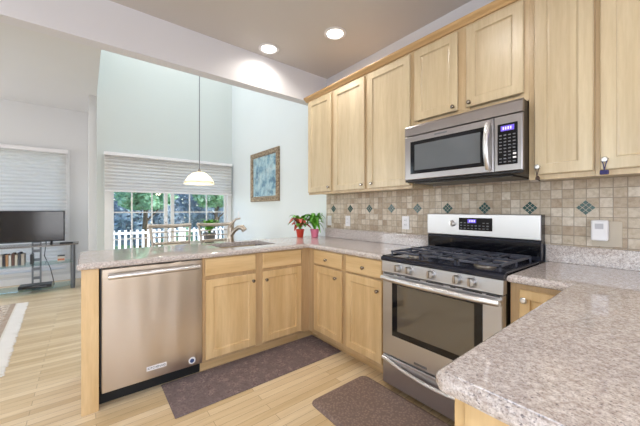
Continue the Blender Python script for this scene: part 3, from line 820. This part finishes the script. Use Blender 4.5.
pc = G().add(rings_mesh(mapper('Y', -.379), .617, .760, mz0+.018, 1.774, [(0, 0), (0, .028), (.004, .031), (.01, .031)])).build('control_panel', 'steel_mw', m)
kp = G().box(.637, .738, my-.003, my+.001, 1.492, 1.726, .003).build('keypad', 'black_gloss', pc)
G().box(.654, .722, my-.0042, my-.003, 1.684, 1.714).build('display', 'display', kp)
g = G()
for q in range(4): g.box(.664+q*.0125, .671+q*.0125, my-.0047, my-.0042, 1.691, 1.707)
g.build('display_digits', 'display_mark', kp)
g = G()
for i in range(4):
    for j in range(9):
        if j in (2, ) and i in (0, 3): continue
        g.box(.646+i*.023, .659+i*.023, my-.0038, my-.003, 1.505+j*.019, 1.511+j*.019)
g.build('key_marks', 'grey_metal', kp)
g = G().box(.716, .732, my-.0040, my-.003, 1.545, 1.555).box(.716, .732, my-.0040, my-.003, 1.524, 1.534); g.build('start_key', 'white_plastic', kp)

# ------------------------------------------------------------------ upper cabinets
ZU, ZT = 1.402, 2.455
def upper(x0, x1, z0, z1, doors, label, stiles):
    """doors: (u0,u1,z0,z1,knob)"""
    c = thing('wall_cabinet', ((x0+x1)/2, -.15, z0), label, 'cabinet')
    g = G().box(x0, x1, -.292, -.013, z0+.012, z1).box(x0, x1, -.010, -.002, z1-.06, z1)
    g.build('carcass', 'maple', c)
    g = G()
    for a, b in stiles: g.box(a, b, -.310, -.292, z0, z1)
    ss = sorted(stiles)
    for (a, b), (c2, d2) in zip(ss, ss[1:]):
        g.box(b, c2, -.310, -.292, z0, z0+.035).box(b, c2, -.310, -.292, z1-.045, z1)
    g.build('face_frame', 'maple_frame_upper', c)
    for u0, u1, a, b, k in doors: shaker_door(c, 'Y', -.310, u0, u1, a, b, k)
    return c
upper(-1.347, -.468, ZU, ZT, [(-1.340, -.949, 1.424, 2.435, (-.975, 1.468)), (-.905, -.487, 1.424, 2.435, (-.512, 1.462))], 'tall two-door maple wall cabinet at the far left of the row', [(-1.347, -1.31), (-.965, -.89), (-.508, -.468)])
upper(-.467, -.002, ZU, ZT, [(-.450, -.014, 1.424, 2.435, (-.395, 1.465))], 'single-door maple wall cabinet directly left of the microwave', [(-.467, -.44), (-.03, -.002)])
upper(-.001, .762, 1.858, ZT, [(.026, .358, 1.905, 2.435, (.333, 1.931)), (.417, .741, 1.905, 2.435, (.441, 1.931))], 'short two-door maple wall cabinet above the microwave', [(-.001, .045), (.342, .432), (.72, .762)])
upper(.763, 1.040, ZU, ZT, [(.792, 1.036, 1.428, 2.435, (.811, 1.469, 'chrome', .014))], 'narrow single-door maple wall cabinet directly right of the microwave', [(.763, .805), (1.02, 1.040)])
upper(1.041, 1.90, ZU, ZT, [(1.060, 1.462, 1.428, 2.435, (1.078, 1.474, 'chrome', .014)), (1.478, 1.88, 1.428, 2.435, (1.86, 1.474, 'chrome', .014))], 'wide maple wall cabinet at the far right of the row', [(1.041, 1.075), (1.44, 1.50), (1.87, 1.90)])
# crown moulding
t = bmesh.new(); prof = [(-.002, 2.457), (-.318, 2.457), (-.322, 2.462), (-.326, 2.468), (-.345, 2.480), (-.352, 2.490), (-.352, 2.498), (-.002, 2.498)]
fa = t.faces.new([t.verts.new((-1.395, y, z)) for y, z in prof]); rg = bmesh.ops.extrude_face_region(t, geom=[fa])
bmesh.ops.translate(t, vec=(3.33, 0, 0), verts=[v for v in rg['geom'] if isinstance(v, bmesh.types.BMVert)])
tag(G().add(t).build('crown_moulding', 'crown'), 'maple crown moulding running along the tops of the wall cabinets', 'moulding')

# charms hanging from the two right knobs
def charm(x, z, label, mat, n, bow):
    c = thing('hanging_charm', (x, -.345, z-.07), label, 'charm')
    G().tube([(x+.013, -.350, z+.004), (x+.006, -.352, z-.02), (x, -.352, z-.05)], .0022, 6).tube([(x-.013, -.350, z+.004), (x-.004, -.352, z-.02), (x, -.352, z-.05)], .0022, 6).build('cord', mat, c, smooth=True)
    if bow:
        g = G().box(x-.016, x+.016, -.357, -.345, z-.072, z-.050, .004)
    else:
        g = G().lathe([(0, 0), (.010, .004), (.011, .012), (.006, .022), (0, .025)], (x+.003, -.352, z-.073), seg=12)
        g.tube([(x+.003, -.352, z-.062), (x+.013, -.352, z-.078)], .004, 6)
    g.build('pendant', mat, c, smooth=True)
charm(.811, 1.469, 'small dark charm hanging on the knob right of the microwave', plain('dark_bronze', (70, 52, 44), .4, .5), 0, False)
charm(1.078, 1.474, 'small navy blue ribbon charm hanging on the far right cabinet knob', plain('navy_ribbon', (44, 40, 92), .6), 0, True)

# ------------------------------------------------------------------ outlets and switches
def plate(x, z, wd, ht, label, kind, y=-.012, name='wall_outlet'):
    o = thing(name, (x, y, z-ht/2), label, 'outlet' if 'outlet' in name else 'switch')
    p = G().box(x-wd/2, x+wd/2, y-.007, y, z-ht/2, z+ht/2, .002).build('cover_plate', 'white_plastic', o)
    if kind == 'outlet':
        for dz in (-.021, .021):
            q = G().box(x-.016, x+.016, y-.0095, y-.0065, z+dz-.014, z+dz+.014, .003).build('socket', 'white_plastic', p)
            G().box(x-.008, x-.0055, y-.0099, y-.0093, z+dz-.004, z+dz+.006).box(x+.0055, x+.008, y-.0099, y-.0093, z+dz-.004, z+dz+.006).build('slot', 'black_plastic', q)
    else:
        G().box(x-.016, x+.016, y-.0105, y-.0065, z-.033, z+.033, .002).build('rocker', 'white_plastic', p)
plate(-.270, 1.118, .075, .120, 'white wall outlet on the tiles just left of the range', 'outlet')
plate(-1.022, 1.112, .072, .115, 'white wall outlet on the tiles right of the potted plants', 'outlet')
plate(-1.335, 1.108, .072, .115, 'white wall switch at the left end of the tiles', 'switch', name='wall_switch')
plate(-4.03, 1.150, .072, .115, 'small white wall switch on the side wall by the sliding door', 'switch', 0, name='wall_switch')
o = thing('wall_outlet', (1.04, -.012, 1.03), 'travertine-toned outlet plate behind the white plug-in device', 'outlet')
G().box(.985, 1.105, -.016, -.012, 1.03, 1.17, .0015).build('cover_plate', plain('tan_plate', (200, 188, 170), .5), o)
o = thing('plug_in_device', (1.02, -.03, 1.06), 'white rectangular plug-in device on the tiles right of the range', 'plug-in device')
G().box(.984, 1.055, -.062, -.0165, 1.062, 1.178, .010, 3).build('housing', 'white_plastic', o)
G().box(1.002, 1.037, -.0640, -.0618, 1.128, 1.158, .001).build('front_label', plain('pale_grey_label', (196, 194, 200), .5), o)

# ------------------------------------------------------------------ ceiling lights
for x, y, lab in ((-1.235, -.880, 'round recessed ceiling light next to the header beam'), (-.645, -.537, 'round recessed ceiling light nearer the wall cabinets'), (.35, -1.35, None), (.35, -3.1, None), (1.9, -3.1, None), (1.6, -1.35, None), (-.75, -3.3, None)):  # entries without their own label are unseen lights added to brighten the kitchen
    c = thing('ceiling_light', (x, y, H), lab or 'round recessed ceiling light above the open kitchen floor, behind the camera', 'ceiling light', 'recessed kitchen ceiling lights')
    G().lathe([(.070, -.002), (.098, -.002), (.100, -.006), (.094, -.010), (.076, -.012), (.070, -.006)], (x, y, H)).build('trim_ring', 'white_plastic', c, smooth=True)
    G().lathe([(0, -.004), (.072, -.004), (.072, -.008), (.05, -.011), (0, -.012)], (x, y, H)).build('diffuser', 'lamp', c, smooth=True)
    light('ceiling_light_lamp', 'SPOT', (x, y, H-.03), (0, 0, 0), 15 if x < -1 else 22, (1, .92, .80) if x < -1 else (1, .97, .93), .07, spot=2.9).parent = None

# ------------------------------------------------------------------ pendant lamp
px, py = -2.9, -1.05
p = thing('pendant_lamp', (px, py, 1.6), 'pendant lamp with a frosted glass dome shade hanging over the dining table', 'lamp')
G().tube([(px, py, HD-.03), (px, py, 3.4), (px, py, 1.80)], .006, 8).build('cord', 'grey_metal', p)
G().lathe([(0, 0), (.06, 0), (.055, -.02), (.02, -.035), (0, -.035)], (px, py, HD)).build('canopy', 'nickel', p, smooth=True)
G().lathe([(0, .205), (.012, .205), (.018, .19), (.022, .17), (.03, .16), (0, .158)], (px, py, 1.595)).build('socket_cap', 'nickel', p, smooth=True)
sh = [(.028, .168), (.06, .160), (.10, .140), (.14, .105), (.170, .06), (.190, .028), (.193, .022), (.197, .0)]
ri = [(a-.005, b-.003) for a, b in sh][::-1]
G().lathe(sh+ri, (px, py, 1.595), seg=40).build('shade', 'shade_glass', p, smooth=True)
G().lathe([(.1945, .024), (.199, .022), (.200, .018), (.196, .016)], (px, py, 1.595), seg=40).build('rim_band', 'nickel', p, smooth=True)
G().lathe([(0, .03), (.02, .035), (.03, .055), (.025, .08), (.013, .11), (.013, .15), (0, .15)], (px, py, 1.6), seg=16).build('bulb', 'bulb', p, smooth=True)
light('pendant_lamp_light', 'POINT', (px, py, 1.6), (0, 0, 0), 4, (1, .86, .66)).data.shadow_soft_size = .05

# ------------------------------------------------------------------ picture
p = thing('framed_picture', (-2.976, 0, 1.37), 'blue and white flower picture in an ornate bronze frame', 'picture')
x0, x1, z0, z1 = -3.452, -2.500, 1.372, 2.195
g = G()
mp = mapper('Y', -.002); t = bmesh.new(); rr = []
for ins, dd_ in [(0, 0), (0, .02), (.012, .034), (.035, .030), (.06, .038), (.075, .03), (.085, .018), (.085, 0)]:
    rr.append([t.verts.new(mp(*q, dd_)) for q in ((x0+ins, z0+ins), (x1-ins, z0+ins), (x1-ins, z1-ins), (x0+ins, z1-ins))])
for a, b in zip(rr, rr[1:]+rr[:1]):
    for i in range(4): t.faces.new((a[i], a[(i+1) % 4], b[(i+1) % 4], b[i]))
n = N('carved_bronze'); v = n.coords(); vo = n.n('ShaderNodeTexVoronoi', i_Scale=38.0); n.l(v, vo.inputs['Vector'])
n.base(n.ramp(vo.outputs['Distance'], [(.2, (186, 168, 142)), (.6, (128, 108, 86))])); M['bronze'] = n.set(.45, .2)
g.add(t).build('frame', 'bronze', p)
n = N('blue_flower_print'); v = n.coords((1, 1, 1)); a = n.noise(v, 5, 5, .65); b = n.noise(n.coords((1, 1, .6)), 14, 4, .7)
c = n.ramp(a, [(.34, (62, 98, 138)), (.44, (120, 168, 194)), (.52, (196, 222, 230)), (.66, (236, 244, 244))])
c = n.mix(.5, c, n.ramp(b, [(.38, (90, 130, 156)), (.5, (240, 246, 246))]), 'MULTIPLY')
n.base(c); M['print'] = n.set(.3)
G().box(x0+.083, x1-.083, -.014, -.004, z0+.083, z1-.083).build('print', 'print', p)
G().box(x0+.083, x1-.083, -.019, -.0165, z0+.083, z1-.083).build('glass', 'glass', p)

# ------------------------------------------------------------------ potted plants
def blade(g, base, az, length, width, rise, droop, n=7, twist=0):
    t = g.bm; L = []; Rr = []; C = []
    d = Vector((math.cos(az), math.sin(az), 0)); sd = Vector((-d.y, d.x, 0))
    for i in range(n+1):
        u = i/n; p = Vector(base)+d*length*u*(.55+.45*u)+Vector((0, 0, rise*math.sin(u*1.9)-droop*u*u))
        wv = width*math.sin(math.pi*min(.98, .06+u*.92))**.8
        L.append(t.verts.new(p-sd*wv+Vector((0, 0, wv*.25)))); Rr.append(t.verts.new(p+sd*wv+Vector((0, 0, wv*.25)))); C.append(t.verts.new(p))
    for i in range(n):
        t.faces.new((L[i], C[i], C[i+1], L[i+1])); t.faces.new((C[i], Rr[i], Rr[i+1], C[i+1]))
def pot(parent, x, y, z, r, h, mat):
    g = G().lathe([(0, 0), (r*.72, 0), (r*.74, .004), (r*.96, h*.8), (r*1.04, h*.82), (r*1.06, h), (r*.98, h), (r*.92, h*.84), (r*.9, h*.82), (0, h*.82)], (x, y, z))
    po = g.build('pot', mat, parent, smooth=True)
    G().lathe([(r*.88, 0), (r*.5, .006), (0, .009)], (x, y, z+h*.82+.001), seg=16).build('soil', 'soil', parent, smooth=True)
    return po
zt = .9145
p = thing('potted_plant', (-1.515, -.315, zt), 'red-leaved plant in a red pot on the worktop by the side wall', 'potted plant')
pot(p, -1.515, -.315, zt, .048, .095, 'red_pot')
rr = random.Random(4); g = G(); g2 = G(); base = (-1.515, -.315, zt+.09)
for i in range(26):
    az = i*2.4; blade(g if i % 3 else g2, (base[0], base[1], base[2]+.02), az, .09+.08*rr.random(), .034, .06+.11*rr.random(), .02+.08*rr.random())
for i in range(7):
    az = i*2.4+.4; blade(g2, base, az, .10+.07*rr.random(), .028, .15+.05*rr.random(), .04)
for i in range(8):
    az = i*.8; g2.tube([base, (base[0]+.03*math.cos(az), base[1]+.03*math.sin(az), base[2]+.05)], .003, 5)
g.build('red_leaves', 'leaf_red', p, smooth=80); g2.build('green_leaves', 'leaf_green', p, smooth=80)
p = thing('potted_plant', (-1.43, -.165, zt), 'long-leaved green plant in a pink pot nearest the tiled splashback', 'potted plant')
pot(p, -1.425, -.168, zt, .052, .095, 'pink_pot')
g = G(); base = (-1.425, -.168, zt+.085)
for i in range(34):
    az = i*2.4; ln = .12+.07*rr.random()
    if math.sin(az) > .2: ln *= .75
    blade(g, base, az, ln, .021+.006*rr.random(), .12+.10*rr.random(), .02+.16*rr.random(), 8)
g.build('green_leaves', 'leaf_green', p, smooth=80)

# ------------------------------------------------------------------ dining table, its plant and the stools
tb = thing('dining_table', (px, -.98, 0), 'round wooden pedestal dining table beneath the pendant lamp, behind the stools', 'table')
G().lathe([(0, .735), (.50, .735), (.52, .742), (.52, .755), (.50, .762), (0, .762)], (px, -.98, 0), seg=40).build('tabletop', 'maple_x', tb, smooth=True)
G().lathe([(0, .03), (.06, .03), (.045, .12), (.035, .3), (.06, .5), (.05, .66), (.12, .734), (0, .734)], (px, -.98, 0), seg=20).build('pedestal', 'maple', tb, smooth=True)
for k in range(4):
    a = k*P2+.4
    G().tube([(px, -.98, .08), (px+.2*math.cos(a), -.98+.2*math.sin(a), .06), (px+.38*math.cos(a), -.98+.38*math.sin(a), .022)], [.035, .03, .022], 8).build('leg', 'maple', tb, smooth=True)
p = thing('potted_plant', (px, -.92, .7625), 'bushy green plant in a grey pot behind the stools, seen against the sliding door', 'potted plant')
pot(p, px, -.915, .7625, .085, .15, 'grey_metal')
g = G(); base = (px, -.915, .7625+.13)
for i in range(44):
    az = i*2.4; blade(g, base, az, .08+.08*rr.random(), .026, .10+.14*rr.random(), .02+.04*rr.random(), 6)
g.build('green_leaves', 'leaf_green', p, smooth=80)

def make_stool():
    t = thing('counter_stool', (0, 0, 0), '', 'stool')
    # local frame: the sitter faces +x, backrest at -x
    def L(g, n, m, sm=True): return g.build(n, m, t, smooth=sm, local=True)
    W = .20
    L(G().box(-.19, .19, -.19, .19, .62, .665, .018, 3), 'seat', 'cushion')
    L(G().box(-.185, .185, -.185, .185, .595, .619, .004), 'seat_frame', 'taupe_metal', False)
    for sy in (-1, 1):
        L(G().tube([(.17, sy*.16, .60), (.20, sy*.19, .30), (.22, sy*.205, .0)], .013, 10), 'leg', 'taupe_metal')
        L(G().tube([(-.17, sy*.16, .60), (-.20, sy*.19, .30), (-.22, sy*.205, .0)], .013, 10), 'leg', 'taupe_metal')
        L(G().tube([(-.175, sy*.155, .61), (-.19, sy*.165, .80), (-.215, sy*.185, .95), (-.235, sy*.197, 1.055)], .012, 10), 'back_post', 'taupe_metal')
    g = G()
    for z, x, s1 in ((.22, .207, .198), (.22, -.207, .198)): g.tube([(x, -s1, z), (x, s1, z)], .009, 8)
    g.tube([(-.207, -.198, .22), (.207, -.198, .22)], .009, 8).tube([(-.207, .198, .22), (.207, .198, .22)], .009, 8)
    L(g, 'footrest', 'taupe_metal')
    g = G(); pts = []
    for i in range(13):
        u = i/12*2-1; pts.append((-.270+.03*u*u, u*(W+.012), 1.062+.010*u*u))
    g.tube(pts, .019, 10, 1.0); L(g, 'top_rail', 'taupe_metal')
    for z, q in ((1.0, .188), (.945, .18)):
        g = G(); g.tube([(-.225+(z-1)*.2, -q, z), (-.255+(z-1)*.2, 0, z), (-.225+(z-1)*.2, q, z)], .006, 8); L(g, 'back_bar', 'taupe_metal')
    g = G(); g.tube([(-.200, -.17, .885), (-.235, 0, .885), (-.200, .17, .885)], .016, 10); L(g, 'lower_rail', 'taupe_metal')
    return t
s1 = make_stool(); s1.location = (-1.865, -1.565, 0); s1['label'] = 'taupe metal counter stool on the left, behind the dishwasher end'; s1['group'] = 'counter stools'
s2 = copy_tree(s1); s2.location = (-1.865, -1.10, 0); s2['label'] = 'taupe metal counter stool on the right, behind the faucet'
s1.rotation_euler[2] = math.radians(3); s2.rotation_euler[2] = math.radians(-2)

# ------------------------------------------------------------------ rugs
def rug_mat(name, a, b, c_, s1=60, s2=14):
    n = N(name); v = n.coords(); f = n.noise(v, s1, 3, .7)
    wv = n.n('ShaderNodeTexVoronoi', i_Scale=float(s2)); wv.distance = 'CHEBYCHEV'; n.l(v, wv.inputs['Vector'])
    c = n.ramp(f, [(.35, a), (.62, b)]); m = n.ramp(wv.outputs['Distance'], [(.2, (0, 0, 0)), (.5, (.7, .7, .7))])
    n.base(n.mix(m, c, lin(c_))); n.bump(n.noise(v, 350, 2), .4, .002); return n.set(.9)
M['rug_dark'] = rug_mat('dark_brown_rug', (98, 82, 84), (154, 136, 132), (112, 98, 98), 70, 16)
r_ = thing('kitchen_rug', (-.75, -1.2, 0), 'dark brown patterned runner rug along the sink cabinets', 'rug')
G().box(-.975, -.555, -1.870, -.545, .0005, .009, .003).build('pile', 'rug_dark', r_)
n = N('brown_mat'); v = n.coords(); vo = n.n('ShaderNodeTexVoronoi', i_Scale=70.0); n.l(v, vo.inputs['Vector'])
n.base(n.ramp(vo.outputs['Distance'], [(.1, (154, 132, 120)), (.6, (124, 104, 95))])); n.bump(vo.outputs['Distance'], .6, .003); M['mat_brown'] = n.set(.7)
t = bmesh.new(); hgt = [(0, .0005), (0, .004), (.02, .016), (.03, .017)]; prev = None
for ins, z in hgt:
    cur = [t.verts.new(q) for q in rr_rect(-.185+ins, .80-ins, -1.165+ins, -.655-ins, z, .05)]
    if prev:
        for i in range(24): t.faces.new((prev[i], prev[(i+1) % 24], cur[(i+1) % 24], cur[i]))
    else: t.faces.new(cur)
    prev = cur
t.faces.new(prev)
tag(G().add(t).build('floor_mat', 'mat_brown'), 'brown cushioned floor mat with rounded corners in front of the range', 'mat')

# oriental rug with fringe
r_ = thing('oriental_rug', (-2.9, -4, 0), 'beige and rust oriental rug with white fringe on the family room floor', 'rug', rz=math.radians(3.1))
n = N('oriental_pattern'); v = n.coords(); tc = n.n('ShaderNodeTexCoord'); sp_ = n.n('ShaderNodeSeparateXYZ'); n.l(tc.outputs['Object'], sp_.inputs[0])
vo = n.n('ShaderNodeTexVoronoi', i_Scale=22.0); n.l(v, vo.inputs['Vector'])
c = n.ramp(vo.outputs['Distance'], [(.15, (176, 116, 94)), (.3, (214, 200, 180)), (.5, (156, 138, 124)), (.62, (222, 210, 194))])
wv = n.n('ShaderNodeTexWave', i_Scale=1.6); wv.bands_direction = 'Y'; n.l(v, wv.inputs['Vector'])
c = n.mix(n.ramp(wv.outputs['Fac'], [(.35, (0, 0, 0)), (.45, (.8, .8, .8))]), c, lin((176, 156, 138)))
c = n.mix(.5, c, n.ramp(n.noise(v, 60, 3), [(.4, (.75, .7, .66)), (.6, (1, 1, 1))]), 'MULTIPLY')
n.base(c); M['oriental'] = n.set(.95)
G().box(-4.10, -1.75, -5.0, -2.93, .0005, .012, .003).build('woven_field', 'oriental', r_)
G().box(-4.10, -1.75, -2.93, -2.915, .0005, .013, .002).build('border_band', plain('cream_band', (226, 220, 208), .9), r_)
g = G(); q = random.Random(2)
for k in range(330):
    x = -4.095+k*.0071; j = q.uniform(-.012, .012); e = q.uniform(.085, .11)
    g.tube([(x, -2.918, .009), (x+j*.4, -2.918+e*.5, .006), (x+j, -2.918+e, .0045)], .0034, 4)
o = g.build('fringe', plain('white_fringe', (236, 232, 226), .9), r_); o['kind'] = 'stuff'

# ------------------------------------------------------------------ television and stand
ts = thing('tv_stand', (-4.8, -3.1, 0), 'glass shelf television stand with grey metal columns and central spine', 'tv stand')
def shelf(z, y0, y1, xa, xb, name, mat):
    return G().poly([(xa, y0, z), (xa, y1, z), (xb+.14, y1, z), (xb, y1-.28, z), (xb, y0+.28, z), (xb+.14, y0, z)], (0, 0, .012)).build(name, mat, ts)
TY0, TY1 = -3.72, -2.375
g = G().poly([(-5.05, TY0, .688), (-5.05, TY1, .688), (-4.72, TY1, .688), (-4.60, TY1-.32, .688), (-4.60, TY0+.32, .688), (-4.72, TY0, .688)], (0, 0, .020)); g.build('top_shelf', plain('smoked_shelf', (128, 122, 118), .2), ts)
for z, nm in ((.415, 'middle_shelf'), (.055, 'bottom_shelf')):
    G().poly([(-5.03, TY0+.05, z), (-5.03, TY1-.05, z), (-4.72, TY1-.05, z), (-4.61, TY1-.35, z), (-4.61, TY0+.35, z), (-4.72, TY0+.05, z)], (0, 0, .012)).build(nm, 'shelf_glass', ts)
for y in (TY0+.07, TY1-.07):
    for x in (-4.94, -4.77): G().cyl((x, y, 0), (x, y, .688), .028, seg=16).build('column', 'grey_metal', ts, smooth=True)
g = G()
ys = -2.88
for a, b in ((ys-.055, ys-.035), (ys+.035, ys+.055)): g.box(-5.0, -4.97, a, b, .0, 1.0)
for z0 in (0.0, .16, .30, .44, .58, .72): g.box(-5.0, -4.97, ys-.035, ys+.035, z0, z0+.04)
g.box(-5.0, -4.97, ys-.035, ys+.035, .94, 1.0)
g.build('spine', 'grey_metal', ts)
tv = thing('television', (-4.85, -3.03, .709), 'black flat screen television on the glass stand', 'television')
n = N('tv_screen'); n.base(n.mix(n.noise(n.coords(), 2), lin((20, 18, 18)), lin((34, 28, 26)))); M['screen'] = n.set(.12)
G().box(-4.90, -4.86, -3.56, -2.545, .745, 1.222, .006).build('housing', 'black_plastic', tv)
G().box(-4.861, -4.857, -3.545, -2.560, .765, 1.208, .001).build('screen', 'screen', tv)
for y in (-3.36, -2.70): G().poly([(-4.97, y-.012, .709), (-4.77, y-.012, .709), (-4.86, y-.012, .76), (-4.90, y-.012, .76)], (0, .024, 0)).build('foot', 'black_plastic', tv)
# discs in a row on the middle shelf
y = -3.31
cols = [(226, 222, 214), (150, 60, 50), (210, 206, 200), (60, 56, 60), (196, 150, 110), (232, 230, 224), (110, 80, 70), (222, 214, 200), (80, 84, 92), (205, 196, 186)]
words = ['cream', 'dark red', 'light grey', 'black', 'tan', 'white', 'brown', 'ivory', 'slate grey', 'beige']
for k in range(10):
    wd = .026+.010*R.random(); hh = .15+.035*R.random()
    o = G().box(-4.90, -4.74, y, y+wd, .4275, .4275+hh, .002, 1).build('disc_case', plain('case_'+words[k].replace(' ', '_'), cols[k], .5))
    tag(o, words[k]+' disc case standing in the row on the left of the glass shelf', 'disc case', 'disc cases on the middle shelf'); y += wd+.003
tag(G().box(-4.90, -4.76, -3.30, -3.05, .6135, .63, .002).build('disc_case', plain('case_green', (70, 84, 76), .5)) if False else G().box(-4.91, -4.75, -2.93, -2.90, .4275, .57, .002).build('disc_case', 'black_plastic'), 'black disc case standing alone right of the row on the glass shelf', 'disc case')
sb = thing('set_top_box', (-4.82, -2.88, .067), 'flat black media box on the bottom glass shelf', 'media box')
G().box(-4.92, -4.70, -3.05, -2.69, .0675, .115, .006).build('housing', 'black_plastic', sb)
G().box(-4.702, -4.698, -3.0, -2.74, .080, .102, .001).build('front_glass', 'black_gloss', sb)
o = thing('small_box', (-4.82, -2.57, .4275), 'small white and orange box at the right end of the middle shelf', 'box')
G().box(-4.87, -4.79, -2.63, -2.54, .4275, .510, .002).build('carton', plain('white_carton', (224, 216, 206), .6), o)
G().box(-4.7895, -4.788, -2.625, -2.545, .445, .475).build('printed_band', plain('orange_band', (206, 120, 84), .6), o)
G().box(-4.868, -4.792, -2.628, -2.542, .5105, .524, .003).build('dark_lid', 'black_plastic', o)
tag(G().box(-4.83, -4.73, -2.60, -2.44, .7085, .728, .006).build('remote_box', 'black_plastic'), 'small black box on the right end of the stand top', 'box')
tag(G().tube([(-5.07, -2.78, 1.0), (-5.08, -2.78, .72), (-5.09, -2.80, .5), (-5.08, -2.73, .3), (-5.07, -2.70, .15), (-5.07, -2.68, .02)], .006, 6).build('cable', 'black_plastic', smooth=True), 'black cable hanging behind the stand from the television', 'cable')
